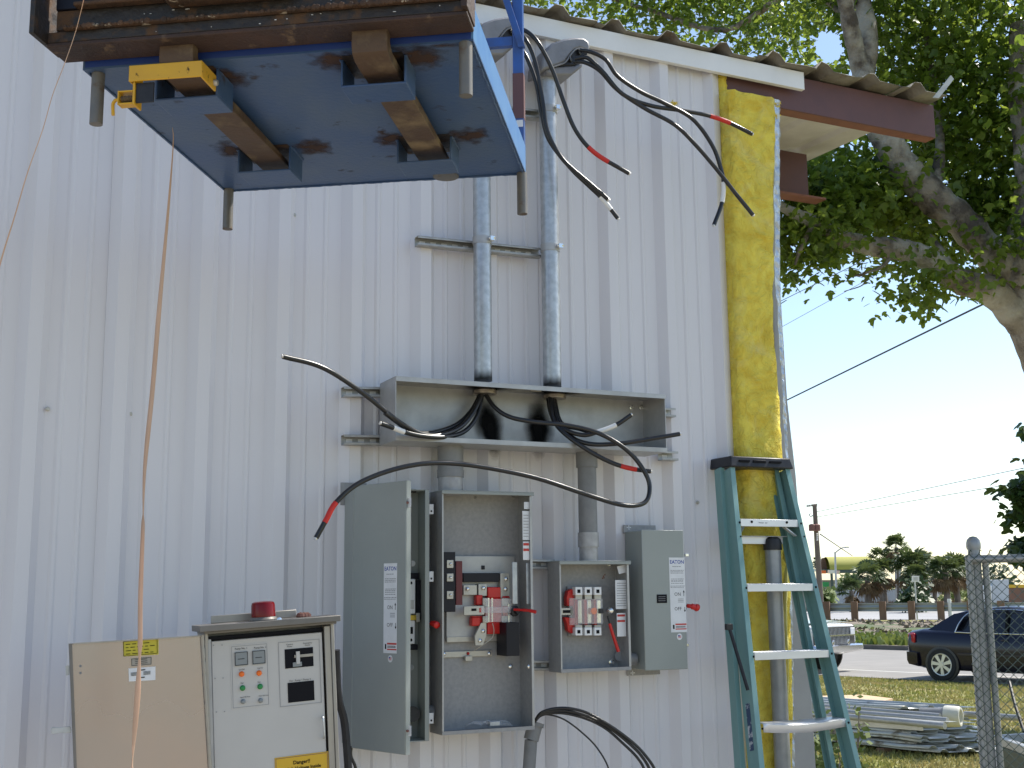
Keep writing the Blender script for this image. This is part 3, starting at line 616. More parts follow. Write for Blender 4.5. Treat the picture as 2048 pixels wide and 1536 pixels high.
# ================================================================== NIPPLES between wireway and boxes
def nipple(u, w_px, segs, label, Yc=-.14):
    x = W(u, 950, Yc).x; t = thing('conduit_nipple', (x, Yc, W(u, segs[-1][1], Yc).z), label, 'conduit')
    for v0, v1, wpx, m_, nm in segs:
        vm = (v0+v1)/2; r_ = (W(u+wpx/2, vm, Yc).x - W(u-wpx/2, vm, Yc).x)/2
        MB().cyl((x, Yc, W(u, v1, Yc).z), (x, Yc, W(u, v0, Yc).z), r_, n=26).build(nm, m_, t)
    return t
nipple(901, 46, [(893,940,48,m_pvc,'pipe'),(940,955,50,m_pvc,'coupling'),(955,990,46,m_conc,'hub')], 'thick grey conduit nipple joining wireway to large open box')
nipple(1174, 35, [(905,935,38,m_pvc,'coupling'),(935,1065,33,m_pvc,'pipe'),(1065,1094,37,m_conc,'coupling'),(1094,1129,33,m_conc,'hub')], 'slim grey conduit running from wireway down to the small open box')

# ================================================================== OPEN METER BOXES
def openbox(name, label, ubl, ufl, ufr, vt, vb, Yb, Yf):
    x0 = W(ufl, (vt+vb)/2, Yf).x; x1 = W(ufr, (vt+vb)/2, Yf).x; um = (ufl+ufr)/2; zt = W(um, vt, Yf).z; zb = W(um, vb, Yf).z
    t = thing(name, ((x0+x1)/2, Yb, zb), label, 'meter box'); s = .0025
    MB().box(x0+s, x1-s, Yb-s, Yb, zb+s, zt-s).build('back_panel', m_boxin, t)
    MB().box(x0, x0+s, Yf, Yb, zb+s, zt-s).build('side_panel', m_boxin, t); MB().box(x1-s, x1, Yf, Yb, zb+s, zt-s).build('side_panel', m_boxin, t)
    mb = MB(); mb.box(x0-.004, x1+.006, Yf-.012, Yb, zt-s, zt+.001); mb.box(x0-.004, x1+.006, Yf-.012, Yf-.009, zt-.014, zt-s-.0001); mb.build('top_panel', m_box, t, bevel=.001)
    mb = MB(); mb.box(x0, x1, Yf, Yb, zb, zb+s); mb.box(x0, x1, Yf-.0025, Yf-.0002, zb, zb+.014); mb.build('bottom_panel', m_boxin, t)
    mb = MB(); mb.box(x0, x0+.006, Yf-.0026, Yf-.0001, zb+.0145, zt-.0145); mb.box(x1-.010, x1, Yf-.0026, Yf-.0001, zb+.0145, zt-.0145); mb.build('front_lip', m_galv2, t)
    return t, x0, x1, zb, zt
def screw(u, v, Y, parent, r_=.008, m_=None, name='screw'):
    MB().rev(W(u, v, Y), (0,-1,0), [(r_,0),(r_,.003),(r_*.7,.006),(.001,.008)], 10).build(name, m_ or m_chrome, parent)
YB, YF = -.074, -.20
BG, bx0, bx1, bz0, bz1 = openbox('meter_box', 'large tall open meter box with red lever and bus bars', 858, 884, 1066, 983, 1465, YB, YF)
Yp = YB-.02
def part(name, m_, parent, u0, v0, u1, v1, Y0, Y1, bevel=.0015, **kw):
    mb = MB(); rect(mb, u0, v0, u1, v1, Y0, Y1); return mb.build(name, m_, parent, bevel=bevel, **kw)
part('mounting_plate', m_galv2, BG, 893, 1112, 1030, 1280, Yp, YB-.003)
part('pan_edge', m_alu, BG, 894, 1272, 1030, 1283, Yp-.002, Yp+.004)
part('black_barrier', m_blkbar, BG, 886, 1104, 911, 1224, Yp-.10, Yp-.006)
part('maroon_barrier', m_maroon, BG, 912, 1122, 925, 1210, Yp-.085, Yp-.004)
for v in (1128, 1155, 1190):
    p_ = part('terminal_block', m_alu, BG, 894, v-8, 907, v+8, Yp-.106, Yp-.1003); screw(901, v, Yp-.107, BG, .006)
part('insulator_bar', m_blkbar, BG, 927, 1146, 999, 1164, Yp-.03, Yp-.002)
for (u0, v0, u1, v1) in ((927,1170,954,1190),(957,1168,974,1192),(1001,1146,1019,1215)): part('bus_bar', m_alu, BG, u0, v0, u1, v1, Yp-.028, Yp-.002)
for (u, v) in ((935,1178),(967,1176),(1012,1158),(1011,1178),(970,1262),(961,1281),(888,1308),(978,1307)): screw(u, v, Yp-.031 if v < 1290 else YB-.012, BG, .0085)
part('hole', m_blkbar, BG, 963, 1131, 970, 1139, Yp-.003, Yp)
for (u0,v0,u1,v1) in ((976,1174,1002,1196),(953,1190,966,1210),(944,1234,962,1252),(975,1245,1003,1268),(972,1196,1004,1246),(1006,1192,1020,1238)):
    part('red_insulator', m_redp, BG, u0, v0, u1, v1, Yp-.034, Yp-.003, bevel=.004)
mb = MB(); mb.prism([W(945,1246,Yp-.03), W(966,1246,Yp-.03), W(972,1232,Yp-.03), W(944,1232,Yp-.03)], (0,.02,0)); mb.build('red_insulator', m_redp, BG)
for u0 in (978, 985, 1018): part('contact_rod', m_chrome, BG, u0-2, 1196, u0+1, 1244, Yp-.05, Yp-.046, bevel=0)
part('jaw_block', m_alu, BG, 966, 1196, 977, 1214, Yp-.046, Yp-.035); part('jaw_block', m_alu, BG, 966, 1232, 977, 1246, Yp-.046, Yp-.035)
part('jaw_block', m_alu, BG, 1004, 1196, 1016, 1212, Yp-.046, Yp-.035); part('jaw_block', m_alu, BG, 1004, 1232, 1016, 1246, Yp-.046, Yp-.035)
part('clear_cover', m_clear, BG, 972, 1198, 1024, 1244, Yp-.062, Yp-.052)
part('clear_bar', m_clear, BG, 962, 1214, 1028, 1226, Yp-.07, Yp-.063)
sl = part('bypass_slide', m_alu, BG, 928, 1212, 969, 1230, Yp-.06, Yp-.052)
part('slide_window', m_ink, BG, 943, 1217, 953, 1222, Yp-.0612, Yp-.0603, bevel=0); part('slide_mark', m_redp, BG, 959, 1216, 963, 1225, Yp-.0612, Yp-.0603, bevel=0)
mb = MB(); mb.prism([W(u,v,Yp-.04) for u, v in ((962,1246),(973,1244),(973,1272),(966,1291),(951,1291),(950,1272))], (0,.012,0)); mb.build('lug_bar', m_alu, BG, bevel=.001)
for (u, v) in ((966,1262),(960,1281)): screw(u, v, Yp-.041, BG, .0085)
mb = MB(); mb.tube(spl([W(985,1246,Yp-.05), W(988,1262,Yp-.05), W(984,1276,Yp-.045), W(968,1288,Yp-.04), W(947,1302,YB-.03)]), .0016, 6); mb.build('ground_wire', m_alu, BG)
part('ground_bar', m_alu, BG, 884, 1302, 984, 1314, YB-.012, YB-.003)
part('ground_lug', m_alu, BG, 931, 1312, 945, 1322, YB-.03, YB-.012); screw(936, 1307, YB-.013, BG, .006, m_redp)
part('black_shield', m_blkbar, BG, 1013, 1245, 1039, 1312, Yp-.10, Yp-.004)
part('side_channel', m_galv, BG, 1025, 1124, 1035, 1208, YF+.03, YF+.036); part('side_channel', m_galv, BG, 1053, 1126, 1062, 1208, YF+.012, YF+.015)
part('label_strip', m_lab, BG, 1045, 1022, 1060, 1080, YF+.004, YF+.0052); part('label_strip', m_lab, BG, 1048, 1004, 1062, 1018, YF+.004, YF+.0052)
part('label_strip', m_lab, BG, 1046, 1083, 1059, 1120, YF+.004, YF+.0052)
for v in (1086, 1097): part('red_print', m_inkr, BG, 1047, v, 1058, v+5, YF+.0025, YF+.0035, bevel=0)
for v in range(1030, 1076, 6): part('small_print', m_inkg, BG, 1047, v, 1057, v+1, YF+.0028, YF+.0035, bevel=0)
mb = MB(); mb.tube(spl([W(1028,1219,YF+.02), W(1045,1220,YF-.01), W(1058,1221,YF-.03), W(1072,1224,YF-.05)]), [.005]*7+[.006]*6+[.007]*6, 8); mb.build('red_lever', m_redp, BG)
MB().rev(W(1027, 1222, YF+.05), (.3,-1,0), [(.022,0),(.022,.012),(.012,.016),(.012,.03)], 14).build('lever_hub', m_blk, BG)
for (u, v) in ((1021,1333),(1059,1333)): screw(u, v, YB-.006 if u < 1050 else YF+.04, BG, .010)
for (u, v) in ((951,996),(1026,996)): screw(u, v, YB-.003, BG, .006, m_boxin, 'knockout')
# plastic bag scraps in bottom
mb = MB(); rgp = random.Random(3); rows = []
for i in range(6):
    rows.append([W(930+j*16+rgp.uniform(-4,4), 1452-rgp.uniform(0,12)*(1 if 0<j<6 else 0), YF+.02+i*.015) for j in range(7)])
mb.sheet(rows).build('plastic_scrap', m_clear, BG, smooth=0)
part('knockout_box', m_galv, BG, 980, 1443, 1000, 1452, YF+.02, YF+.05)

MS, sx0, sx1, sz0, sz1 = openbox('meter_box', 'small open meter socket box with cluster of numbered jaws and red lever', 1096, 1120, 1259.5, 1122, 1343, YB, -.182)
Yq = YB-.012; YS = -.182
part('meter_base', m_boxin, MS, 1136, 1172, 1205, 1272, Yq, YB-.003)
mb = MB(); mb.prism([W(u,v,Yq-.03) for u,v in ((1136,1182),(1142,1178),(1150,1180),(1148,1212),(1134,1212),(1133,1196))], (0,.028,0)); mb.build('red_insulator', m_redp, MS, bevel=.003)
mb = MB(); mb.prism([W(u,v,Yq-.03) for u,v in ((1129,1234),(1150,1236),(1150,1264),(1144,1267),(1136,1262),(1134,1248))], (0,.028,0)); mb.build('red_insulator', m_redp, MS, bevel=.003)
for u in (1158, 1177, 1196):
    for v, d_ in ((1182, 1), (1263, -1)):
        part('jaw', m_trim, MS, u-7, v-8, u+7, v+8, Yq-.055, Yq-.02); part('jaw_slot', m_ink, MS, u-3, v-3, u+3, v+4, Yq-.0562, Yq-.0552, bevel=0)
        part('jaw_arm', m_alu, MS, u-7, v+d_*10-3, u+7, v+d_*10+7, Yq-.045, Yq-.02)
    part('red_insulator', m_redp, MS, u-8, 1196, u-2, 1250, Yq-.03, Yq-.003); part('contact_bar', m_chrome, MS, u-2, 1200, u+6, 1246, Yq-.04, Yq-.031)
part('clear_cover', m_clear, MS, 1160, 1198, 1206, 1248, Yq-.066, Yq-.058)
part('clear_block', m_clear, MS, 1140, 1196, 1160, 1250, Yq-.05, Yq-.042)
part('bypass_slide', m_alu, MS, 1122, 1216, 1146, 1230, Yq-.05, Yq-.042); part('slide_window', m_ink, MS, 1126, 1220, 1141, 1226, Yq-.0512, Yq-.0503, bevel=0)
MB().rev(W(1186, 1222, Yq-.05), (0,-1,0), [(.014,0),(.014,.01),(.001,.012)], 14).build('red_knob', m_ora, MS)
part('black_block', m_blk, MS, 1198, 1217, 1207, 1227, Yq-.07, Yq-.06)
MB().rev(W(1217, 1221, Yq-.03), (0,-1,0), [(.016,0),(.017,.02),(.012,.03),(.006,.034)], 14).build('lever_hub', m_chrome, MS)
mb = MB(); mb.tube([W(1215,1232,Yq-.066), W(1219,1247,Yq-.066)], .0035, 8); mb.build('lever_rod', m_blk, MS)
mb = MB(); mb.tube([W(1219,1247,Yq-.066), W(1226,1270,Yq-.067), W(1237,1303,Yq-.068)], [.0065,.007,.0075], 10); mb.build('red_lever', m_redp, MS)
MB().cyl(W(1240, 1312, YB-.004), W(1240, 1312, YB-.03), .022, n=18).build('knockout_hub', m_pvc, MS)
for (u, v) in ((1220,1130),(1223,1325)): MB().rev(W(u, v, YB-.003), (0,-1,0), [(.014,0),(.014,.003),(.007,.004),(.006,.012)], 12).build('bolt', m_chrome, MS)
mb = MB(); slab(mb, ((1234,1133),(1254,1128),(1256,1144),(1238,1148)), YS+.02, YS+.0207); mb.build('tilted_sticker', m_lab, MS)
part('label_strip', m_lab, MS, 1231, 1160, 1256, 1218, YS+.0202, YS+.0212); part('label_strip', m_lab, MS, 1234, 1226, 1252, 1273, YS+.0202, YS+.0212)
for v in (1229, 1240): part('red_print', m_inkr, MS, 1235, v, 1250, v+4, YS+.019, YS+.0199, bevel=0)
for v in range(1166, 1214, 5): part('small_print', m_inkg, MS, 1234, v, 1252, v+1, YS+.019, YS+.0199, bevel=0)
for i, (u, v) in enumerate(((1204,1155),(1206,1151),(1209,1148),(1207,1154))):
    part('pen_mark', m_redox2, MS, u, v, u+2, v+3, YB-.0036, YB-.003, bevel=0)
hs = MB().cyl(W(1270, 1318, -.12) , W(1252, 1318, -.12), .026, n=18)
hs.build('conduit_nipple', m_pvc, label='short grey conduit stub joining the small open box to the grey closed switch box', cat='conduit', smooth=35)

# ================================================================== CLOSED SWITCH BOX (right)
YE = -.19
ex0 = W(1286.5, 1200, YE).x; ex1 = W(1371, 1200, YE).x; ezt = W(1330, 1060, YE).z; ezb = W(1330, 1340, YE).z
SW = thing('safety_switch', ((ex0+ex1)/2, -.045, ezb), 'closed grey safety switch box with white label and red handle on its right', 'switch box')
MB().box(ex0+.004, ex1-.004, YE+.006, -.045, ezb+.003, ezt-.003).build('body', m_box, SW, bevel=.003)
MB().box(ex0, ex1, YE-.001, YE+.006, ezb, ezt).build('cover', m_box, SW, bevel=.003)
for z0, z1 in ((ezt-.01, ezt+.028), (ezb-.028, ezb+.01)):
    MB().box(ex0-.004, ex1-.05, -.047, -.043, z0, z1).build('mounting_ear', m_boxin, SW, bevel=.001)
    zc = z1-.011 if z1 > ezt else z0+.011
    MB().box(ex0+.012, ex0+.034, -.0485, -.0472, zc-.002, zc+.002).build('keyhole', m_trim, SW); MB().box(ex0+.021, ex0+.025, -.0485, -.0472, zc-.010, zc+.010).build('keyhole', m_trim, SW)
def eaton_label(parent, o, ex, ez, w_, h_, face_off):
    mb = MB(); quad(mb, o, ex, ez, 0, w_, -h_, 0, face_off+.0006); mb.build('label', m_lab, parent)
    f = face_off+.0008; n = Vector(ex).cross(Vector(ez))
    P = lambda x, y: Vector(o)+Vector(ex)*x*w_-Vector(ez)*y*h_
    text('EATON', 'brand_print', w_*.27, P(.5,.062), ex, ez, m_inkb, parent, off=f, bold=.02)
    mb = MB(); rgx = random.Random(5)
    for y0, n_, a, b in ((.118,1,.2,.8),(.17,3,.08,.92),(.285,3,.1,.9),(.345,1,.1,.9),(.38,2,.05,.95)):
        for i in range(n_):
            y = y0+i*.018; x = a
            while x < b-.04:
                l = rgx.uniform(.05,.13); quad(mb, o, ex, ez, x*w_, min(b, x+l)*w_, -(y+.008)*h_, -y*h_, f, .0002); x += l+.03
    for y in (.555, .575, .595): quad(mb, o, ex, ez, .5*w_, .85*w_, -(y+.007)*h_, -y*h_, f, .0002)
    mb.build('small_print', m_inkg, parent)
    text('ON', 'on_print', w_*.26, P(.48,.495), ex, ez, m_ink, parent, off=f); text('OFF', 'off_print', w_*.26, P(.48,.69), ex, ez, m_ink, parent, off=f)
    mb = MB()
    quad(mb, o, ex, ez, .865*w_, .895*w_, -.52*h_, -.46*h_, f, .0002); quad(mb, o, ex, ez, .895*w_, .925*w_, -.715*h_, -.665*h_, f, .0002)
    e = Vector(ex); z = Vector(ez)
    mb.prism([P(.82,.47)+n*f, P(.94,.47)+n*f, P(.88,.44)+n*f], n*.0003); mb.prism([P(.85,.705)+n*f, P(.97,.705)+n*f, P(.91,.735)+n*f], n*.0003)
    mb.build('arrow_print', m_ink, parent)
    mb = MB(); quad(mb, o, ex, ez, .28*w_, .98*w_, -.905*h_, -.885*h_, f, .0002); quad(mb, o, ex, ez, .28*w_, .98*w_, -.965*h_, -.95*h_, f, .0002); mb.build('red_print', m_inkr, parent)
    mb = MB(); quad(mb, o, ex, ez, .12*w_, .22*w_, -.955*h_, -.90*h_, f, .0002)
    for i in range(2): quad(mb, o, ex, ez, .3*w_, .92*w_, -(.925+i*.013)*h_, -(.918+i*.013)*h_, f, .0002)
    mb.build('symbol_print', m_ink, parent)
    mb = MB(); c = P(.52, 1.06); mb.cyl(c+n*face_off, c+n*(face_off+.0006), w_*.17, n=20); mb.build('round_sticker', m_lab, parent)
    mb = MB()
    for i in range(3): quad(mb, c, ex, ez, -.09*w_, .1*w_, (-.06+i*.05)*w_, (-.035+i*.05)*w_, face_off+.0009, .0002)
    mb.build('flag_stripes', m_inkr, parent)
    mb = MB(); quad(mb, c, ex, ez, -.09*w_, 0, .02*w_, .09*w_, face_off+.0012, .0002); mb.build('flag_canton', m_inkb, parent)
lo = W(1337.5, 1115, YE-.0012); lw = W(1370, 1115, YE).x - lo.x; lh = lo.z - W(1337, 1265, YE).z
eaton_label(SW, Vector((lo.x, YE-.001, lo.z)), EX, EZ, lw*.95, lh, .0003)
part('black_plate', m_ink, SW, 1314, 1189, 1334, 1206, YE-.003, YE-.0012, bevel=0)
for v in (1193, 1197, 1201): part('plate_print', m_inkg, SW, 1317, v, 1331, v+1, YE-.0036, YE-.0031, bevel=0)
hz = W(1378, 1210, -.15).z
mb = MB(); mb.prism([Vector((ex1+.001, -.16+a, hz+b)) for a, b in ((0,.06),(.03,.075),(.05,.0),(.03,-.02),(-.01,-.02))], (.018,0,0)); mb.build('handle_hub', m_blk, SW, bevel=.003)
mb = MB(); mb.tube(spl([Vector((ex1+.012, -.15, hz-.002)), Vector((ex1+.03, -.175, hz-.004)), Vector((ex1+.055, -.185, hz-.010)), Vector((ex1+.062,-.185,hz-.012))]), [.004]*4+[.009]*4+[.013]*4+[.016]*4+[.017]*2+[.006], 10); mb.build('red_handle', m_redp, SW)
for v in (1110, 1290): part('latch', m_chrome, SW, 1371, v-3, 1378, v+3, YE+.02, YE+.03)

# ================================================================== OPEN SWITCH BOX (left)
YL = -.165
lx0 = W(705, 1230, YL).x; lx1 = W(857, 1230, YL).x; lzt = W(840, 979, YL).z; lzb = W(840, 1483, YL).z
SL = thing('safety_switch', ((lx0+lx1)/2, -.05, lzb), 'tall grey safety switch box with its door ajar, ON OFF label on the door', 'switch box')
s = .003
MB().box(lx0, lx1, -.054, -.05, lzb, lzt).build('back_panel', m_box, SL)
MB().box(lx0, lx0+s, YL, -.0545, lzb, lzt).build('side_panel', m_box, SL); MB().box(lx1-s, lx1, YL, -.0545, lzb, lzt).build('side_panel', m_box, SL)
MB().box(lx0+s, lx1-s, YL, -.0545, lzt-s, lzt).build('top_panel', m_box, SL); MB().box(lx0+s, lx1-s, YL, -.0545, lzb, lzb+s).build('bottom_panel', m_box, SL)
MB().box(lx1-.016, lx1+.002, YL-.004, YL-.0005, lzb, lzt).build('front_lip', m_box, SL, bevel=.001)
for (xa, xb) in ((lx0-.018, lx0+.09),):
    MB().box(xa, xb, -.0495, -.046, lzt-.06, lzt+.03).build('mounting_ear', m_boxin, SL, bevel=.001)
# door
def door_u(th, fx=1.):
    wd_ = lx1-lx0; P_ = Vector((lx0+wd_*math.cos(th), YL-.006-wd_*math.sin(th), (lzt+lzb)/2)); d = P_-CAM
    return 1024 + F*d.dot(RT)/d.dot(FW)
best = min((abs(door_u(R(a*.25))-811), a*.25) for a in range(20, 400)); TH = R(best[1])
dex = Vector((math.cos(TH), -math.sin(TH), 0)); dn = Vector((-math.sin(TH), -math.cos(TH), 0)); wd_ = lx1-lx0
do = Vector((lx0, YL-.006, lzb-.006)); dh = lzt-lzb+.012
DR = MB().obox(do, dex*wd_, EZ*dh, -dn*.003).build('door', m_box, SL, bevel=.002)
MB().obox(do+dex*(wd_-.004)-dn*.0035, dex*.004, EZ*dh, -dn*.02).build('door_flange', m_box, DR)
def dpx(u, v): return PT(u, v, do, dn)
lp = dpx(768.5, 1127); lq = dpx(795, 1127); lr = dpx(768, 1306)
eaton_label(DR, lp + dn*.0003, dex, EZ, (lq-lp).length, lp.z-lr.z, .0008)
for v in (1005, 1462):
    q = dpx(812, v); mb = MB(); mb.obox(q-EZ*.018-dn*.01, dex*.016, EZ*.036, -dn*.0015); t_b = mb.build('door_tab', m_lab, DR, bevel=.001)
    MB().rev(q+dex*.002-dn*.008, dn, [(.005,0),(.004,.006)], 8).build('tab_screw', m_tx, t_b)
for v in (1018, 1153, 1437):
    q = W(862, v, YL-.006); mb = MB(); mb.box(lx1+.0025, lx1+.022, YL+.001, YL+.0025, q.z-.02, q.z+.02); tb = mb.build('side_tab', m_lab, SL, bevel=.002)
    MB().rev((lx1+.012, YL+.0005, q.z-.008), (0,-1,0), [(.004,0),(.004,.001)], 8).build('tab_hole', m_ink, tb)
# interior devices seen through the gap
xi = lx1-.012
part('inner_bracket', m_galv2, SL, 812, 985, 823, 1480, -.07, -.0545)
YI = -.10
part('breaker', m_lab, SL, 806, 1158, 831, 1228, YI, -.056, bevel=.003); part('breaker', m_lab, SL, 806, 1240, 830, 1288, YI, -.056, bevel=.003)
part('breaker_window', m_ink, SL, 808, 1254, 826, 1268, YI-.0015, YI-.0002, bevel=0); part('breaker_label', m_galv2, SL, 814, 1200, 828, 1218, YI-.0015, YI-.0002, bevel=0)
part('brass_link', mat('brass', (.42,.30,.05), .35, .8), SL, 806, 1230, 833, 1241, YI-.006, YI-.001); part('link_clip', m_alu, SL, 833, 1226, 840, 1244, YI-.008, -.07)
part('black_barrier', m_blkbar, SL, 812, 1146, 838, 1158, YI+.01, -.056); part('black_barrier', m_blkbar, SL, 810, 1289, 836, 1300, YI+.01, -.056); part('black_barrier', m_blkbar, SL, 833, 1160, 842, 1240, YI+.01, -.056)
for u, v in ((822,1166),(822,1280),(811,1280)): MB().rev(W(u, v, YI-.0005), (0,-1,0), [(.006,0),(.006,.001)], 10).build('terminal_hole', m_ink, SL)
for u, v, m_ in ((812,1127,m_trim),(825,1127,m_trim),(809,1335,m_galv),(822,1335,m_galv)): 
    MB().rev(W(u, v, -.058), (0,-1,0), [(.012,0),(.012,.002),(.005,.003)], 14).build('knockout', m_, SL)
MB().cyl(W(825, 1428, -.058), W(825, 1428, -.10), .03, n=18).build('conduit_hub', m_soot, SL)
hz = W(864, 1240, -.12).z
mb = MB(); mb.prism([Vector((lx1+.003, -.13+a, hz+b)) for a, b in ((0,.09),(.03,.10),(.05,.0),(.03,-.03),(-.01,-.03))], (.016,0,0)); mb.build('handle_hub', m_blk, SL, bevel=.003)
mb = MB(); mb.tube(spl([Vector((lx1+.012,-.13,hz-.014)), Vector((lx1+.02,-.155,hz-.012)), Vector((lx1+.026,-.175,hz-.016)), Vector((lx1+.028,-.19,hz-.02))]), [.005]*5+[.010]*4+[.013]*4+[.014]*4+[.012,.005], 10); mb.build('red_handle', m_redp, SL)
MB().cyl(W(864, 1425, -.10), W(850, 1425, -.10), .03, n=18).build('conduit_nipple', m_pvc, label='short grey conduit stub between door box and large open box', cat='conduit')
part('wire_bundle', m_blk, SL, 817, 978, 833, 985, -.12, -.1) 

# ================================================================== CONTROL CABINET (leans slightly)
CY = -.62
co = W(409, 1267, CY); c1 = W(668, 1246, CY); c2 = W(440, 1536, CY)
cex = (c1-co).normalized(); cez = Vector((-cex.z, 0, cex.x)); cn = Vector((0,-1,0))
def CL(u, v, Y=CY): q = W(u, v, Y)-co; return q.dot(cex), q.dot(cez)
cw = (c1-co).length; Hc = 1.0
CB = thing('control_cabinet', (co.x, CY, 0), 'leaning pump control cabinet with red beacon and its outer door swung open', 'control cabinet')
def cbx(x0, x1, z0, z1, y0, y1, name, m_, parent=CB, bevel=.002, mb=None):
    mb = mb or MB(); mb.obox(Vector((co.x, 0, co.z))+cex*x0+cez*z0+Vector((0,y1,0)), cex*(x1-x0), cez*(z1-z0), Vector((0,y0-y1,0)))
    return mb.build(name, m_, parent, bevel=bevel) if name else mb
def cpt(u, v, Y): return W(u, v, Y)
bot = -1.25
cbx(0, .012, bot, 0, CY, CY+.12, 'side_panel', m_cabs); cbx(cw-.012, cw, bot, 0, CY, CY+.12, 'side_panel', m_cabs)
cbx(.0125, cw-.0125, bot, 0, CY+.11, CY+.118, 'back_panel', m_cabs)
cbx(-.005, cw+.004, -.002, .006, CY-.018, CY+.10, 'hood', m_cabt); cbx(-.022, cw+.012, .0062, .026, CY-.04, CY+.10, 'hood_top', m_cabt)
# wall flange behind the top
cbx(.04, cw*.76, .0262, .052, CY+.09, CY+.096, 'mounting_flange', m_cabs)
# inner panel
x0, z0 = CL(433, 1284); x1, z1 = CL(652, 1262)
iy = CY+.012
cbx(.024, cw-.040, bot, -.028, iy, iy+.006, 'inner_door', m_cab)
cbx(.0125, .024, bot, -.02, iy+.002, iy+.012, 'hinge_strip', m_galv2); cbx(cw-.034, cw-.013, bot, -.008, CY+.004, CY+.012, 'frame_strip', m_cabs)
cbx(.014, cw-.034, -.026, -.012, CY+.02, CY+.024, 'wire_gap', m_ink)
io = Vector((co.x, iy, co.z))
def inner(u, v): 
    q = W(u, v, iy); dlt = q-io; return dlt.dot(cex), dlt.dot(cez)
def irect(u0, v0, u1, v1, name, m_, off=.001, th=.001):
    a = inner(u0, v0); b = inner(u1, v1); mb = MB(); quad(mb, io, cex, cez, min(a[0],b[0]), max(a[0],b[0]), min(a[1],b[1]), max(a[1],b[1]), off+th, th); return mb.build(name, m_, CB)
a = inner(460, 1291); b = inner(540, 1411)
mb = MB(); quad(mb, io, cex, cez, a[0], b[0], b[1], a[1], .0012, .001); mb.build('left_label_plate', m_cab, CB)
mb = MB(); ring(mb, io, cex, cez, a[0]+.004, b[0]-.004, b[1]+.004, a[1]-.004, .0018, .0012)
a2 = inner(556, 1285); b2 = inner(643, 1405); ring(mb, io, cex, cez, a2[0], b2[0], b2[1], a2[1], .0018, .0012); mb.build('panel_outline', m_inkg, CB)
for (u, v) in ((482,1317),(517,1314)):
    p_ = irect(u-13, v-12, u+13, v+13, 'meter', m_gry, .002, .004); q = inner(u, v); mb = MB(); ring(mb, io, cex, cez, q[0]-.021, q[0]+.021, q[1]-.021, q[1]+.021, .0072, .0015)
    quad(mb, io, cex, cez, q[0]-.012, q[0]+.01, q[1]-.002, q[1], .0066, .0004); mb.build('meter_frame', m_ink, CB)
for (u, v, m_, r_) in ((483,1348,m_ora,.008),(518,1346,m_ora,.008),(485,1376,m_grn,.008),(520,1373,m_grn,.008),(486,1403,m_gry,.007),(521,1401,m_gry,.007)):
    MB().rev(W(u, v, iy-.002), (0,-1,0), [(r_*1.15,0),(r_*1.15,.003),(r_,.004),(r_*.8,.010),(.001,.012)], 14).build('pilot_light', m_, CB)
for (s_, u, v, sz) in (('Pump No. 1',482,1297,.0085),('Pump No. 2',520,1295,.0085),('Seal Fail',483,1339,.006),('Seal Fail',520,1336,.006),('Run',484,1366,.006),('Run',518,1364,.006),('Hand Off Auto',490,1394,.0055),('Hand Off Auto',527,1391,.0055),('Control\nPower',579,1291,.007),('Emergency\nPower',615,1288,.007),('For : Pump 1 Pump 2',600,1360,.0085)):
    q = W(u, v, iy); text(s_, 'panel_print', sz, Vector((q.x, iy, q.z)), cex, cez, m_ink, CB, off=.0022)
for (u0,v0,u1,v1) in ((569,1299,627,1332),(575,1366,629,1400)):
    irect(u0, v0, u1, v1, 'panel_opening', m_ink, .0006, .001)
irect(591, 1303, 599, 1327, 'breaker_handle', m_cab, .003, .006); irect(588, 1310, 626, 1312, 'breaker_bar', m_cabs, .002, .003); irect(585, 1325, 603, 1332, 'breaker_base', m_gry, .002, .004)
mb = MB(); mb.tube(spl([W(646,1434,iy-.002), W(646,1436,iy-.02), W(647.5,1455,iy-.022), W(648.5,1472,iy-.02), W(648,1476,iy-.002)]), .0035, 8); mb.build('pull_handle', m_galv, CB)
irect(549, 1516, 660, 1600, 'danger_label', m_yel2, .001, .001)
a = inner(549,1516); b = inner(660,1600); mb = MB(); ring(mb, io, cex, cez, a[0]+.003, b[0]-.003, b[1], a[1]-.003, .0028, .0016); mb.build('label_border', m_tx, CB)
q = W(603, 1523.5, iy); text('Danger!!', 'danger_print', .0165, Vector((q.x, iy, q.z)), cex, cez, m_ink, CB, off=.0032, bold=.02)
q = W(606, 1535, iy); text('High Voltage Inside', 'danger_print', .0155, Vector((q.x, iy, q.z)), cex, cez, m_ink, CB, off=.0032, bold=.02)
for (u, v) in ((427,1291),(430,1357),(433,1424),(444,1290),(446,1356),(449,1423)): MB().rev(W(u, v, iy-.002), (0,-1,0), [(.002,0),(.002,.001)], 8).build('rivet', m_inkg, CB)
# beacon
bc = W(527, 1241, CY+.02); BE = thing('warning_beacon', bc, 'red domed warning beacon standing on the control cabinet hood', 'beacon')
rb = (W(551,1225,CY+.02).x - W(503,1225,CY+.02).x)/2
zc_ = W(527, 1203, CY+.02).z - bc.z
MB().rev(bc, cez, [(rb*1.1,-.004),(rb*1.12,.004),(rb*.98,.012)], 26).build('base', m_cabt, BE)
MB().rev(bc, cez, [(rb*.97,.0121),(rb*1.0,zc_*.2),(rb*.97,zc_*.82),(rb*.9,zc_*.95),(rb*.7,zc_*1.0),(.001,zc_*1.02)], 28).build('lens', m_beac, BE)
MB().rev(W(558, 1240, CY+.0), (0,-1,0), [(.009,0),(.009,.004),(.005,.006)], 12).build('wing_nut', m_chrome, CB)
mb = MB(); c = W(608, 1234, CY+.05)
for i in range(3): mb.rev(c+Vector((.012*i-.012, .005*i, -.006)), (0.1*i,0,1), [(.010,0),(.016,.008),(.012,.018),(.002,.022)], 9)
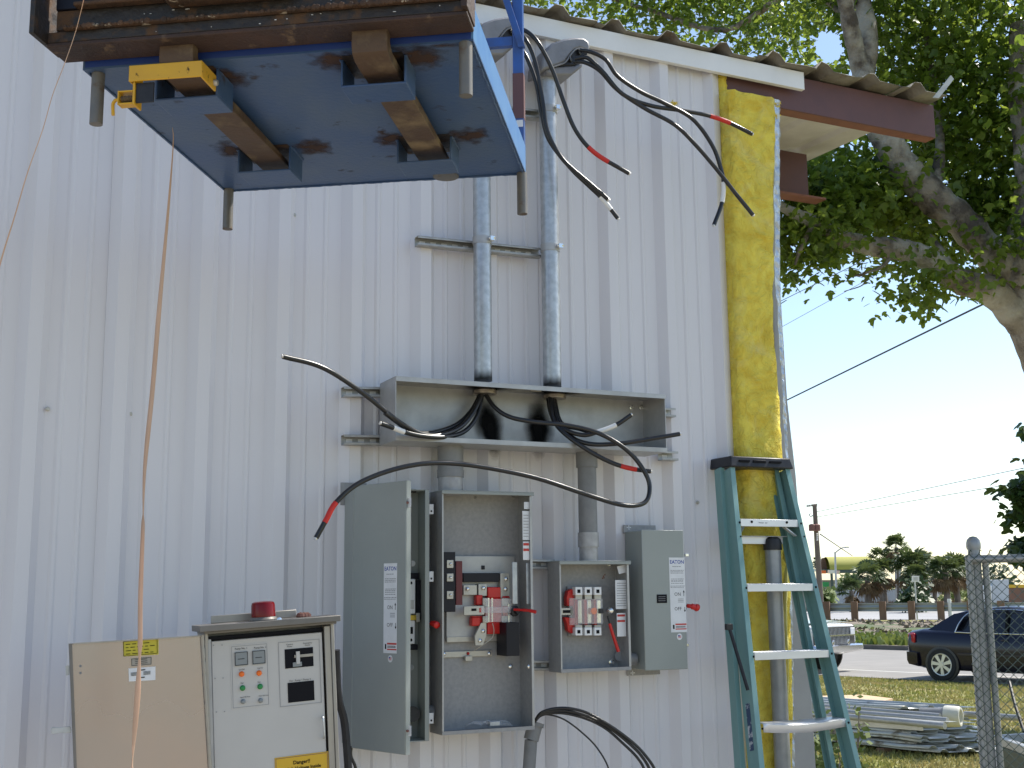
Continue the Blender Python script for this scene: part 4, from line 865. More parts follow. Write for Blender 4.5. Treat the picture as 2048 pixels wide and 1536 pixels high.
mb.build('clay_lump', m_redox2, label='small lump of brown wasp nest mud on the cabinet hood', cat='mud lump')
# outer door, swung open to the left
dY = CY+.0
dpoly = [(139,1287),(400,1271),(420,1600),(153,1600)]
pts = [W(u, v, dY) for u, v in dpoly]
DO = MB().prism(pts, (0,.004,0)).build('outer_door', m_ss, CB, bevel=.001, label='bare metal inner face of the open outer door')
mb = MB()
e1 = [W(u,v,dY-.001) for u, v in ((137,1287),(143,1286.6),(155,1600),(150,1600))]; mb.prism(e1, (0,-.018,0)); 
mb.build('door_edge', m_cabt, DO)
mb = MB(); mb.prism([W(u,v,dY-.0005) for u, v in ((146,1286),(400,1270.5),(400,1273),(146,1289))], (0,-.010,0)); mb.build('door_top_edge', m_cabs, DO)
mb = MB(); mb.tube([W(404,1270,dY-.002), W(424,1600,dY-.002)], .005, 8); mb.build('hinge', m_cabs, DO)
for i in range(12):
    f = i/12; a = W(404,1270,dY-.002).lerp(W(424,1600,dY-.002), f); b = W(404,1270,dY-.002).lerp(W(424,1600,dY-.002), f+.06); MB().cyl(a, b, .0065, n=8).build('hinge_knuckle', m_cabs, DO)
mb = MB(); slab(mb, ((102,1457),(106,1454),(118,1455),(140,1452),(143,1460),(142,1466),(120,1466),(106,1469),(102,1465)), dY-.002, dY+.002); mb.build('hasp', m_galv, DO, bevel=.001)
mb = MB(); slab(mb, ((131,1332),(139,1331),(139,1350),(132,1351)), dY-.002, dY+.002); mb.build('hasp', m_galv, DO)
def dlab(p, m_, nm, off=.0015): mb = MB(); slab(mb, p, dY-off, dY-off+.0008); return mb.build(nm, m_, DO)
dlab(((246,1281),(317,1276),(317,1309),(247,1313)), m_yel, 'yellow_label'); dlab(((262,1317),(304,1313),(303,1330),(263,1333)), m_cabs, 'grey_label'); dlab(((257,1337),(311,1333),(311,1360),(258,1363)), m_lab, 'white_label')
o_ = W(281, 1295, dY-.002); mb = MB(); ring(mb, o_, cex, cez, -.052, .052, -.023, .023, .0012, .0012)
rgx = random.Random(9)
for i in range(4):
    x = -.045
    while x < .03: l = rgx.uniform(.008,.02); quad(mb, o_, cex, cez, x, x+l, .012-i*.010, .014-i*.010, .0012, .0004); x += l+.006
mb.build('label_print', m_ink, DO)
o_ = W(283, 1323, dY-.002); mb = MB(); ring(mb, o_, cex, cez, -.030, .030, -.011, .011, .0012, .001)
for i in range(3): quad(mb, o_, cex, cez, -.02, .018, .006-i*.006, .0075-i*.006, .0012, .0004)
mb.build('label_print', m_ink, DO)
o_ = W(284, 1348, dY-.002); mb = MB(); quad(mb, o_, cex, cez, -.012, .010, .011, .014, .0012, .0004); quad(mb, o_, cex, cez, -.010, .008, -.012, -.009, .0012, .0004)
for i in range(4): quad(mb, o_, cex, cez, -.034, -.014, .006-i*.003, .0072-i*.003, .0012, .0004); quad(mb, o_, cex, cez, .004, .026, .006-i*.003, .0072-i*.003, .0012, .0004)
mb.build('label_print', m_ink, DO)
for (u, v) in ((161,1332),(161,1346)): MB().rev(W(u, v, dY-.0005), (0,-1,0), [(.004,0),(.004,.001)], 8).build('rivet', m_inkg, DO)
# things beside the cabinet on its right
mb = MB(); mb.tube(spl([cpt(672,1300,CY+.1), cpt(676,1390,CY+.12), cpt(688,1440,CY+.14), cpt(694,1500,CY+.14), cpt(700,1600,CY+.14)]), .014, 10)
mb.build('cable_bundle', m_blk, label='black cable bundle hanging between control cabinet and open switch box', cat='cable')
# cabinet legs so that it stands
mb = MB(); 
for xx in (.03, cw-.05): mb.obox(Vector((co.x,CY+.05,co.z))+cex*xx+cez*bot, cex*.03, Vector((0,.03,0)), Vector((0,0,-(co.z+bot+.01))) if co.z+bot > .02 else Vector((0,0,-.02)))
mb.build('leg', m_cabs, CB)

# ================================================================== LIFT PLATFORM
AV = Vector((.5503, .8350, 0)).normalized(); BV = Vector((.8350, -.5503, 0)).normalized()
Z0 = EYE+1.4; PN = Vector((.2772, -D0+3.2816, Z0))
def LP(b, a, z): return PN + BV*b + AV*a + EZ*z
def lbox(mb, b0, b1, a0, a1, z0, z1): return mb.obox(LP(b0,a0,z0), BV*(b1-b0), AV*(a1-a0), EZ*(z1-z0))
def LA(u, v, a): return PT(u, v, PN+AV*a, AV)
WB, LA_ = 1.072, 1.03
PL = thing('work_platform', PN + BV*WB/2 + AV*LA_/2, 'blue steel lift platform seen from below with four stub legs', 'work platform')
mb = lbox(MB(), 0, WB, 0, LA_, 0, .006); mb.build('deck', m_blue, PL)
mb = lbox(MB(), 0, .006, 0, LA_, .0062, .10); mb.build('side_skirt', m_blue, PL)
mb = lbox(MB(), WB-.006, WB, 0, LA_, .0062, .10); mb.build('side_skirt', m_blueside, PL, label='right skirt with sunlight painted in as a lighter blue')
for a0 in (0, LA_-.006): lbox(MB(), .0065, WB-.0065, a0, a0+.006, .0062, .10).build('end_skirt', mat('blue_skirt', (.02,.05,.22), .4), PL)
lbox(MB(), .0065, WB-.0065, .0065, LA_-.0065, .094, .10).build('floor_plate', m_galv2, PL)
for (b, a) in ((.03,.03),(WB-.022,.01),(.022,LA_-.022),(WB-.012,LA_-.012)):
    MB().cyl(LP(b,a,-.145), LP(b,a,-.0005), .0175, n=16).build('stub_leg', m_leg, PL)
def bracket(b0, b1, a0, a1, dp):
    mb = MB(); th = .006
    lbox(mb, b0, b1, a0, a1, -dp, -dp+th); lbox(mb, b0, b0+th, a0, a1, -dp+th+.0002, -.0003); lbox(mb, b1-th, b1, a0, a1, -dp+th+.0002, -.0003)
    mb.build('fork_pocket', m_blue, PL, bevel=.002)
for b0 in (.705, .185):
    bracket(b0, b0+.178, .05, .165, .08); bracket(b0+.01, b0+.185, .64, .762, .08)
rgw = random.Random(31)
def bead(p0, p1, m_=None):
    n_ = max(6, int((p1-p0).length/.012)); pts = [p0.lerp(p1, i/n_)+Vector((rgw.uniform(-.0008,.0008), rgw.uniform(-.0008,.0008), 0)) for i in range(n_+1)]
    MB().tube(pts, [rgw.uniform(.0022,.0042) for _ in pts], 6).build('weld_bead', m_blue, PL, smooth=60)
for b0, a0, a1 in ((.705,.05,.165),(.185,.05,.165),(.715,.64,.762),(.195,.64,.762)):
    for b_ in (b0, b0+.178): bead(LP(b_-.002, a0, -.002), LP(b_-.002, a1, -.002))
bead(LP(.01,LA_-.009,-.002), LP(WB-.01,LA_-.009,-.002)); bead(LP(.008,.02,-.002), LP(.008,LA_-.02,-.002)); bead(LP(WB-.008,.03,-.002), LP(WB-.008,LA_-.02,-.002))
# rust bloom patches beside the pockets (weathering sheets 1 mm below the deck)
m_rf = mat('rust_bloom', (.055,.024,.013), .8, c2=(.03,.015,.012), ns=12)
N = m_rf.node_tree.nodes; Lk = m_rf.node_tree.links; b_ = N['Principled BSDF']
tcn = N.new('ShaderNodeTexCoord'); mp = N.new('ShaderNodeMapping'); mp.inputs['Location'].default_value = (-.5,-.5,0); Lk.new(tcn.outputs['UV'], mp.inputs[0])
ln = N.new('ShaderNodeVectorMath'); ln.operation = 'LENGTH'; Lk.new(mp.outputs[0], ln.inputs[0])
nz_ = N.new('ShaderNodeTexNoise'); nz_.inputs['Scale'].default_value = 24; nz_.inputs['Detail'].default_value = 6; Lk.new(tcn.outputs['Object'], nz_.inputs[0])
m3 = N.new('ShaderNodeMath'); m3.operation = 'MULTIPLY_ADD'; m3.inputs[1].default_value = .75; Lk.new(nz_.outputs[0], m3.inputs[0]); Lk.new(ln.outputs['Value'], m3.inputs[2])
mr = N.new('ShaderNodeMapRange'); mr.inputs[1].default_value = .48; mr.inputs[2].default_value = .80; mr.inputs[3].default_value = .9; mr.inputs[4].default_value = 0; Lk.new(m3.outputs[0], mr.inputs[0]); Lk.new(mr.outputs[0], b_.inputs['Alpha'])
def patch(b0, b1, a0, a1, z=-.0012):
    mb = MB(); mb.add([LP(b0,a0,z), LP(b0,a1,z), LP(b1,a1,z), LP(b1,a0,z)], [(0,1,2,3)]); o = mb.build('rust_patch', m_rf, PL, smooth=0)
    uv = o.data.uv_layers.new(); 
    for l, c in zip(uv.data, ((0,0),(0,1),(1,1),(1,0))): l.uv = c
for (b0,b1,a0,a1) in ((.83,1.0,-.03,.17),(.60,.78,-.02,.14),(.62,.78,.56,.72),(.86,1.03,.56,.74),(.10,.24,.55,.72),(.36,.52,.56,.76),(.30,.44,.02,.2),(.9,1.07,.0,.03)): patch(b0,b1,a0,a1)
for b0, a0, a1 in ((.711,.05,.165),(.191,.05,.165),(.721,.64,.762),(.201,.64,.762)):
    MB().obox(LP(b0,a0-.02,-.0012), BV*.166, AV*(a1-a0+.03), EZ*-.0008).build('pocket_rust_shade', m_carr, PL)  # dark rusty sheet that also paints in the shade inside each pocket
# corner posts and rails of the cage
mb = lbox(MB(), WB-.036, WB+.0, LA_-.036, LA_-.0, .1003, 2.0); mb.build('corner_post', m_bluep, PL, bevel=.003)
q1 = LA(1040, 150, LA_-.02).z-Z0; q2 = LA(1040, 240, LA_-.02).z-Z0
lbox(MB(), WB-.037, WB+.001, LA_-.037, LA_+.001, q2, q1).build('rusty_post_section', m_redox, PL, label='brown primer section of the post')
for (b, a) in ((0, LA_-.036), (0, .0), (WB-.036, .0)): lbox(MB(), b, b+.036, a, a+.036, .1003, 2.0).build('corner_post', m_bluep, PL, bevel=.003)
zr = LA(1010, 85, LA_-.02).z-Z0
for z in (zr, 1.0, 1.9): lbox(MB(), .037, WB-.037, LA_-.03, LA_-.006, z-.017, z+.017).build('guard_rail', m_bluep, PL, bevel=.002)
pa = LA(1043, 93, LA_-.05); pb = LA(1006, -20, LA_-.05); MB().obox(pa-BV*.012, BV*.024, AV*.02, pb-pa).build('brace', m_bluep, PL, bevel=.002)
q = LA(1040, 248, LA_-.045); MB().obox(q-BV*.012-EZ*.01, BV*.022, EZ*.024, AV*-.002).build('paper_tag', m_lab, PL)
# grease and drips: round weld spatter under far edge
MB().rev(LP(.80,LA_-.03,-.0005), (0,0,-1), [(.045,0),(.044,.004),(.03,.006)], 18).build('weld_disc', m_leg, PL)

# ---- forklift carriage
FC = thing('forklift_carriage', LP(.5,-.1,.0), 'greasy black and rusty forklift carriage with two forks under the blue platform', 'forklift carriage')
lbox(MB(), -.048, 1.075, -.105, -.006, .02, .032).build('lower_bar', m_rustu, FC, bevel=.003)
lbox(MB(), -.048, 1.075, -.103, -.085, .0325, .062).build('lower_bar_face', m_carr, FC, bevel=.002)
lbox(MB(), -.0, 1.06, -.118, -.088, .0625, .070).build('ledge', m_ledge, FC, bevel=.003)
lbox(MB(), -.03, 1.06, -.094, -.082, .0705, .125).build('carriage_plate', m_carr, FC, bevel=.002)
lbox(MB(), .03, .36, -.125, -.0945, .122, .134).build('rust_ledge', m_ledge, FC, bevel=.004)
lbox(MB(), .29, .62, -.150, -.0945, .105, .121).build('rust_ledge', m_ledge, FC, bevel=.005)
lbox(MB(), .62, .94, -.112, -.0945, .128, .140).build('rust_ledge', m_ledge, FC, bevel=.004)
lbox(MB(), -.03, .27, -.100, -.088, .1255, .32).build('dark_plate', m_blkbar, FC, bevel=.002)
lbox(MB(), .35, .6, -.13, -.11, .15, .17).build('upper_bar', m_galv2, FC, bevel=.002); lbox(MB(), .33, .62, -.12, -.10, .178, .30).build('upper_bar', m_leg, FC, bevel=.002)
for b in (.275, .33, .60): lbox(MB(), b, b+.02, -.15, -.085, .1215, .34).build('mast_rib', m_carr, FC, bevel=.002)
lbox(MB(), .86, 1.05, -.108, -.095, .0705, .32).build('dark_plate', m_carr, FC, bevel=.002)
lbox(MB(), .62, .86, -.105, -.095, .1455, .32).build('dark_plate', m_blkbar, FC)
lbox(MB(), -.062, -.048, -.17, -.02, .03, .5).build('end_plate', m_carr, FC, bevel=.002); lbox(MB(), 1.062, 1.078, -.125, -.006, .034, .5).build('end_plate', m_rustu, FC, bevel=.002)
# flaking paint and dirt lumps
rgc = random.Random(12); mb = MB()
for i in range(22):
    b = rgc.uniform(0, 1.05); z = rgc.choice([.04,.05,.078,.09,.1,.112]); yy = -.1035 if z < .06 else -.0945
    c = LP(b, yy, z+rgc.uniform(-.004,.004)); s1 = rgc.uniform(.002,.012)*rgc.random()+.001; s2 = rgc.uniform(.0008,.0022); mb.obox(c, BV*s1, EZ*s2, AV*-.0015)
mb.build('paint_flakes', m_lab, FC, kind='stuff')
mb = MB()
for i in range(160):
    b = rgc.uniform(.0, 1.05); c = LP(b, -.119, .066); 
    if b > .29 and b < .62 and rgc.random() < .5: c = LP(b, -.151, .114)
    s1 = rgc.uniform(.002,.010); mb.rev(c, AV*-1, [(s1,0),(s1*.8,s1*.3),(.0005,s1*.5)], 6)
mb.build('dirt_lumps', m_ledge, FC, kind='stuff')
def fork(bc_):
    w2 = .047; th = .030; zt_, zb_ = -.018, -.048
    prof_ = [(-.062,.06),(-.062,-.015),(-.056,-.036),(-.035,-.047),(0,zb_-.002),(.35,zb_+.002),(.74,zb_+.008),(.77,zt_-.006),(.35,zt_),(.0,zt_),(-.02,-.012),(-.028,.0),(-.028,.06)]
    mb = MB(); mb.prism([LP(bc_-w2, a, z) for a, z in prof_], BV*(2*w2)); mb.build('fork', m_fork, FC, smooth=30, bevel=.002)
fork(.812); fork(.292)
# yellow fork retainer clamp
a0 = -.066
YK = thing('fork_clamp', LA(340, 150, a0), 'yellow painted steel clamp with spring pin hooked on the left fork pocket', 'clamp')
def on(u, v, a=a0): return LA(u, v, a)
P4 = [on(258,129), on(404,122), on(404,151), on(258,164)]; w_ = (P4[1]-P4[0]).dot(BV); b_0 = (P4[0]-PN).dot(BV); zt_ = ((P4[0].z+P4[1].z)/2)-Z0; zb_ = ((P4[2].z+P4[3].z)/2)-Z0
lbox(MB(), b_0, b_0+w_, a0, a0+.006, zb_, zt_).build('front_band', m_ydk, YK, bevel=.002)
lbox(MB(), b_0+w_-.006, b_0+w_, a0+.0062, a0+.10, zb_, zt_).build('side_arm', m_ydk, YK, bevel=.002)
lbox(MB(), b_0, b_0+.006, a0+.0062, a0+.075, zb_-.0, zt_).build('side_arm', m_ydk, YK, bevel=.002)
lbox(MB(), b_0+.010, b_0+.016, a0+.0062, a0+.05, zb_-.062, zb_).build('drop_arm', m_ydk, YK, bevel=.001)
lbox(MB(), b_0+.017, b_0+.065, a0+.012, a0+.018, zb_-.055, zb_-.001).build('dark_plate', m_blk, YK)
sb = b_0+.010; sz = zb_-.040
for zz, hh in ((sz+.016,.004),(sz-.018,.004)): lbox(MB(), sb-.038, sb-.0005, a0+.006, a0+.034, zz-.001, zz+.003).build('spring_housing', m_ydk, YK, bevel=.001)
lbox(MB(), sb-.041, sb-.0382, a0+.006, a0+.034, sz-.019, sz+.019).build('spring_housing', m_ydk, YK)
coil = [LP(sb-.036+.034*i/60, a0+.02+.008*math.cos(i*.95), sz+.008*math.sin(i*.95)) for i in range(61)]
MB().tube(coil, .0016, 5).build('spring', m_fork, YK)
MB().tube(spl([LP(sb+.02,a0+.02,sz), LP(sb-.045,a0+.02,sz), LP(sb-.056,a0+.02,sz-.004), LP(sb-.060,a0+.02,sz-.014), LP(sb-.058,a0+.02,sz-.042)]), .0045, 8).build('pull_pin', m_ydk, YK)
MB().rev(LP(b_0+w_+.0002, a0+.085, (zt_+zb_)/2-.004), BV, [(.009,0),(.009,.006),(.007,.010)], 10).build('bolt', m_alu, YK)

# ================================================================== RIBBONS AND LINE
def ribbon(pts, wid, label, name='hanging_ribbon'):
    P = spl([PD(*q) for q in pts], 8); n = len(P); rows = []; fac = RT
    for i, p in enumerate(P):
        tw = wid(i/(n-1)); rows.append([p - RT*tw[0]*.6, p + RT*tw[0]*.6 + FW*tw[1]])
    return MB().sheet(rows).build(name, m_tape, label=label, cat='ribbon', solid=.0006)
def w1(f):
    ph = f*3.2*math.pi; return (max(.0012, .0135*abs(math.sin(ph+.25))), .006*math.cos(ph))
def w1(f):
    ks = [(0,.001),(.12,.002),(.28,.011),(.42,.012),(.53,.003),(.535,.010),(.62,.012),(.72,.011),(.735,.012),(.742,.004),(.80,.014),(.86,.012),(.93,.002),(.96,.004),(.97,.010),(1,.012)]
    for (a, x), (b, y) in zip(ks, ks[1:]):
        if f <= b: return (x + (y-x)*(f-a)/(b-a), .004*math.sin(f*9))
    return (.012, 0)
ribbon([(345,255,3.62),(346,290,3.62),(336,420,3.6),(318,620,3.56),(305,780,3.54),(290,935,3.52),(286,1060,3.5),(281,1200,3.48),(280,1290,3.46),(274,1400,3.45),(266,1500,3.44),(262,1560,3.43)], w1, 'beige ribbon hanging from the blue platform in front of the cabinet door')
def w2(f): return (.0012+.0045*max(0, f-.45), .001)
ribbon([(172,-20,2.95),(152,60,3.0),(128,130,3.0),(105,190,3.02),(85,260,3.04),(55,345,3.06),(30,430,3.08),(8,500,3.1),(-15,580,3.12)], w2, 'thin ribbon drifting down at the far left edge from the platform')

# ================================================================== LADDER
def LY(z, side=0): return -.14 - .235*(LZT-z)
LZT = W(1500, 925, -.16).z
# front plane: point (.,-.14,LZT), slope
fn = Vector((0, -1, .235*1.0)).normalized()*1  # plane normal: Y + .14 + .235(LZT-z)=0
fn = Vector((0, 1, -.235)).normalized(); fo = Vector((0, -.14, LZT))
rn = Vector((0, 1, -.195)).normalized(); ro = Vector((0, -.085, LZT))
def FP(u, v): return PT(u, v, fo, fn)
def RP(u, v): return PT(u, v, ro, rn)
LD = thing('step_ladder', (FP(1600,1400).x, LY(0), 0), 'teal fibreglass stepladder leaning on the building corner', 'ladder')
def down(p, q):      # extend line p->q to the ground
    d = q-p; return p + d*((0-p.z)/d.z)
def rail(pT, pB, wx, wy, name, m_, ox=0, inner=False):
    # channel: web faces sideways, flanges front and back
    d = (pB-pT); X = Vector((1,0,0)); n = d.normalized().cross(X).normalized()
    if n.y < 0: n = -n
    th = .004; sgn = 1 if not inner else -1
    mb = MB()
    mb.obox(pT, d, X*(th*sgn), n*wy)                      # web
    mb.obox(pT, d, X*(wx*sgn), n*-th)                     # front flange
    mb.obox(pT+n*(wy+.0002), d, X*(wx*sgn), n*th)         # back flange
    return mb.build(name, m_, LD, bevel=.001)
lT, lB = FP(1459.5, 935), FP(1518, 1536); rT, rB = FP(1578, 935), FP(1722, 1536)
rail(lT, down(lT, lB), .026, .072, 'front_rail', m_lad); rail(rT, down(rT, rB), .026, .072, 'front_rail', m_lad, inner=True)
lT2, lB2 = RP(1439, 935), RP(1481, 1536); rT2, rB2 = RP(1556, 935), RP(1672, 1536)
rail(lT2, down(lT2, lB2), .024, .04, 'rear_rail', m_lad); rail(rT2, down(rT2, rB2), .024, .04, 'rear_rail', m_lad, inner=True)
# cap
mb = MB(); ca = FP(1455, 912); cb = FP(1581, 935); 
xa, xb = FP(1457, 925).x, FP(1578, 925).x; zt = LZT+.028; zb = LZT-.022
xa -= .006; xb += .006
mb.prism([Vector((xa-.0, -.165, zb)), Vector((xb, -.165, zb)), Vector((xb-.012, -.155, zt)), Vector((xa+.008, -.155, zt))], (0,.17,0)); CP = mb.build('top_cap', m_blk, LD, bevel=.006)
for (f0, f1) in ((.14,.30),(.62,.80)):
    mb = MB(); mb.box(xa+(xb-xa)*f0, xa+(xb-xa)*f1, -.1668, -.155, LZT+.002, LZT+.010); mb.build('cap_slot', m_ink, CP)
mb = MB(); mb.box(xa+(xb-xa)*.36, xa+(xb-xa)*.56, -.1645, -.158, LZT+.0, LZT+.012); mb.build('cap_emblem', m_ink, CP, bevel=.002)
# steps
for k_, (v, u0, u1) in enumerate(((1046,1482,1597),(1175,1495,1627),(1310,1509,1659),(1451,1526,1693),(1600,1543,1730))):
    a = FP(u0, v); b = FP(u1, v); z = (a.z+b.z)/2; y = LY(z)
    h = .032; mb = MB()
    if k_ == 3:   # bent step
        rows = []; n_ = 14
        for i in range(n_+1):
            f = i/n_; x = a.x+(b.x-a.x)*f; sg = -.012*math.sin(math.pi*f)**1.0
            rows.append([Vector((x, y, z-h/2+sg)), Vector((x, y, z+h/2+sg)), Vector((x, y+.006, z+h/2+.003+sg*.9)), Vector((x, y+.072, z+h/2+.003-.004*math.sin(math.pi*f)))])
        mb.sheet(rows); S = mb.build('step', m_rung, LD, solid=.003, label='bent step with drooping front edge')
    else:
        mb.box(a.x, b.x, y, y+.003, z-h/2, z+h/2); mb.box(a.x, b.x, y+.0032, y+.075, z+h/2-.003, z+h/2); mb.box(a.x, b.x, y+.072, y+.075, z-h/2+.004, z+h/2-.0031)
        for yy in (.02,.035,.05): mb.box(a.x, b.x, y+yy, y+yy+.003, z+h/2+.0002, z+h/2+.0018)
        S = mb.build('step', m_rung, LD, bevel=.0008)
    for xx in (a.x-.010, b.x+.010): MB().rev((xx, y-.005, z), (0,-1,0), [(.005,0),(.005,.002),(.002,.004)], 10).build('rivet', m_ink, LD)
    if k_ == 0:
        for uu in (1503, 1573): MB().rev((FP(uu, 1043).x, y-.0003, z+.004), (0,-1,0), [(.006,0),(.006,.002),(.002,.004)], 10).build('rivet', m_ink, LD)
        o_ = Vector((FP(1517,1044).x, y-.0005, z)); mb = MB(); rgs = random.Random(2); x = 0
        pts = []
        for i in range(40): pts.append(o_+Vector((i*.0016, -.0006, .004*math.sin(i*1.7)*rgs.uniform(.3,1)))); 
        mb.tube(pts[:18], .0006, 4); mb.tube(pts[22:31], .0006, 4); mb.build('pen_scribble', m_inkg, S)
        for (u0_, v0_, u1_, v1_) in ((1487,1072,1497,1053),(1578,1054,1601,1072)):
            p0, p1 = FP(u0_, v0_)+Vector((0,.03,0)), FP(u1_, v1_)+Vector((0,.03,0)); MB().obox(p0, p1-p0, Vector((0,.02,0)), Vector((.004,0,.004))).build('step_brace', m_rung, LD)
# rear cross bars and spreader
for v in (1080, 1210, 1345, 1490):
    a = RP(1449+(v-1080)*.075, v); b = RP(1590+(v-1080)*.2, v)
    if v == 1080: a = RP(1486, v); b = RP(1571, v)
    z = a.z; y = -.085-.195*(LZT-z); mb = MB()
    if v == 1080: mb.box(a.x, b.x, y+.02, y+.045, z-.016, z+.016); mb.box(a.x, b.x+.01, y-.0, y+.045, z+.0165, z+.019); mb.build('rear_bar', m_rung, LD, bevel=.001)
for (v,) in ((1064,),): 
    for uu in (1480, 1607): MB().rev(FP(uu, 1073)+Vector((0,-.005,0)), (0,-1,0), [(.004,0),(.004,.002),(.001,.003)], 10).build('rivet', m_ink, LD)
o1 = Vector((0,-.012,0))
mb = MB(); mb.tube([PX(1451,1254,lT2.x+.02)+o1, PX(1462,1372,lT2.x+.035)+o1], .006, 6); mb.build('spreader_arm', m_blk, LD)
qa = FP(1455,1256)+Vector((-.0,-.014,0)); qb = FP(1494,1380)+Vector((-.004,-.012,0))
mb = MB(); mb.tube([qa, qb], [.008,.008], 6); mb.build('spreader_arm', m_blk, LD)
mb = MB(); mb.box(qa.x-.02, qa.x+.014, qa.y-.008, qa.y+.008, qa.z-.008, qa.z+.018); mb.build('spreader_joint', m_blk, LD, bevel=.003)
# torn sticker on left web
pa, pb = FP(1492,1405), FP(1507,1500); 
mb = MB(); xw = lT + (down(lT,lB)-lT)*((1.75-.36 - lT.z)/(0-lT.z)); rows = []
dd = (down(lT,lB)-lT).normalized(); nn = dd.cross(Vector((1,0,0))).normalized(); nn = nn if nn.y > 0 else -nn
tpos = (pa.z - lT.z)/dd.z; tend = (pb.z-lT.z)/dd.z
mb.obox(lT+dd*tpos+nn*.022-Vector((.0015,0,0)), dd*(tend-tpos), nn*.028, Vector((.001,0,0)))
mb.build('torn_sticker', mat('torn_sticker_paper', (.5,.52,.56), .7, c2=(.04,.07,.14), ns=30, mix=(.45,.52)), LD)
for p in (down(lT,lB), down(rT,rB), down(lT2,lB2), down(rT2,rB2)): MB().box(p.x-.03, p.x+.03, p.y-.02, p.y+.07, 0, .03).build('foot', m_blk, LD, bevel=.004)

# ================================================================== BIG TREE
TR = thing('shade_tree', PZ(2100, 1330, 0), 'large spreading tree with mottled grey bark overhanging the roof and road', 'tree')
DT = 8.2
def limb(pts, name, m_=m_bark, n=14, parent=TR):
    P = spl([PD(u, v, d) for u, v, d, r_ in pts], 6); rr = []
    for i in range(len(pts)-1):
        for j in range(6): rr.append(pts[i][3] + (pts[i+1][3]-pts[i][3])*j/6)
    rr.append(pts[-1][3]); rg_ = random.Random(int(pts[0][0]))
    rr = [r_*rg_.uniform(.93,1.07) for r_ in rr]
    return MB().tube(P, rr, n).build(name, m_, parent, smooth=70)
limb([(2420,1500,8.6,.30),(2260,1100,8.5,.26),(2140,820,8.4,.20),(2092,705,8.3,.18),(2055,610,8.25,.155),(2035,530,8.2,.14)], 'trunk')
limb([(2040,565,8.22,.13),(1985,510,8.2,.115),(1925,445,8.2,.108),(1865,395,8.2,.115),(1805,330,8.2,.105),(1765,265,8.2,.095),(1735,190,8.2,.085),(1722,120,8.25,.07)], 'limb')
limb([(1728,150,8.25,.075),(1737,70,8.3,.065),(1725,0,8.4,.055),(1715,-120,8.5,.045)], 'limb')
limb([(1728,160,8.25,.07),(1712,100,8.2,.06),(1700,50,8.15,.055),(1690,0,8.1,.05),(1660,-120,8.0,.04)], 'limb')
limb([(2045,640,8.25,.12),(1985,585,8.15,.10),(1915,560,8.05,.085),(1850,515,8.0,.075),(1790,498,7.95,.075),(1740,492,7.9,.065),(1680,475,7.8,.055),(1630,445,7.7,.045),(1585,425,7.65,.035),(1540,400,7.6,.02)], 'limb')
limb([(2035,520,8.2,.13),(2055,430,8.2,.10),(2060,330,8.2,.10),(2045,200,8.3,.09),(2040,50,8.4,.07)], 'limb')
limb([(2040,560,8.2,.15),(2110,450,8.0,.12),(2250,330,7.8,.10),(2400,200,7.6,.07)], 'limb')
limb([(1865,395,8.2,.05),(1880,300,8.5,.035),(1870,180,8.8,.03),(1850,60,9.0,.02)], 'branch')
limb([(1790,498,7.95,.02),(1768,530,7.9,.012),(1735,545,7.85,.008),(1700,553,7.85,.006),(1690,548,7.85,.003)], 'dead_twig', n=6)
limb([(1735,545,7.85,.006),(1722,552,7.85,.004),(1702,550,7.85,.003)], 'dead_twig', n=5)
limb([(1733,560,7.85,.006),(1722,572,7.85,.004),(1688,583,7.85,.003)], 'dead_twig', n=5)
limb([(1915,560,8.05,.03),(1890,510,8.1,.02),(1860,470,8.2,.012)], 'branch', n=8)
limb([(1740,70,8.3,.03),(1600,-20,9.5,.03),(1450,60,10.5,.025),(1300,20,11.,.02),(1200,-10,11.3,.015)], 'branch', n=8)
limb([(1630,445,7.7,.025),(1600,500,7.6,.014),(1590,530,7.6,.008)], 'branch', n=6)
# crown: leaves on twig clumps; (u, v, depth, radius in m, number of clumps)
blobs = [(1120,-60,11.5,.65,60),(1280,-10,11.3,.6,75),(1420,-10,11,.65,85),(1560,30,10.5,.65,95),(1500,-190,10.8,1.1,120),(1240,-210,11.5,1.1,110),
 (1660,-60,9,.7,80),(1800,20,9,.75,110),(1900,120,8.9,.75,120),(1980,30,8.6,.8,120),(2020,250,8.7,.7,110),(1960,330,8.8,.6,90),(1850,230,9.0,.5,60),(2080,420,8.6,.55,80),
 (1640,400,8.1,.28,60),(1705,410,8.3,.28,60),(1770,400,8.5,.30,60),(1590,465,7.8,.20,34),(1600,380,8.0,.22,40),(1690,350,8.6,.30,50),(1840,450,8.9,.25,34),(1650,505,7.9,.11,10),(1770,520,8.1,.10,9),(1590,505,7.8,.12,14),
 (1850,580,7.95,.12,12),(1880,600,8.0,.10,10),(1930,500,8.7,.22,14),(1960,440,8.9,.3,26),(2010,420,8.9,.35,40),(2035,480,7.9,.15,14),(1840,540,8.0,.07,5),
 (1800,-250,8.8,1.4,180),(2050,-250,8.4,1.5,200),(2250,0,8.2,1.3,170),(2300,300,8.0,1.0,120),(2500,-100,7.6,1.5,160),(1900,-600,8.5,1.9,200),(2300,-500,8,1.9,200),(2700,200,7.2,1.2,110),(1500,-500,10,1.5,130)]
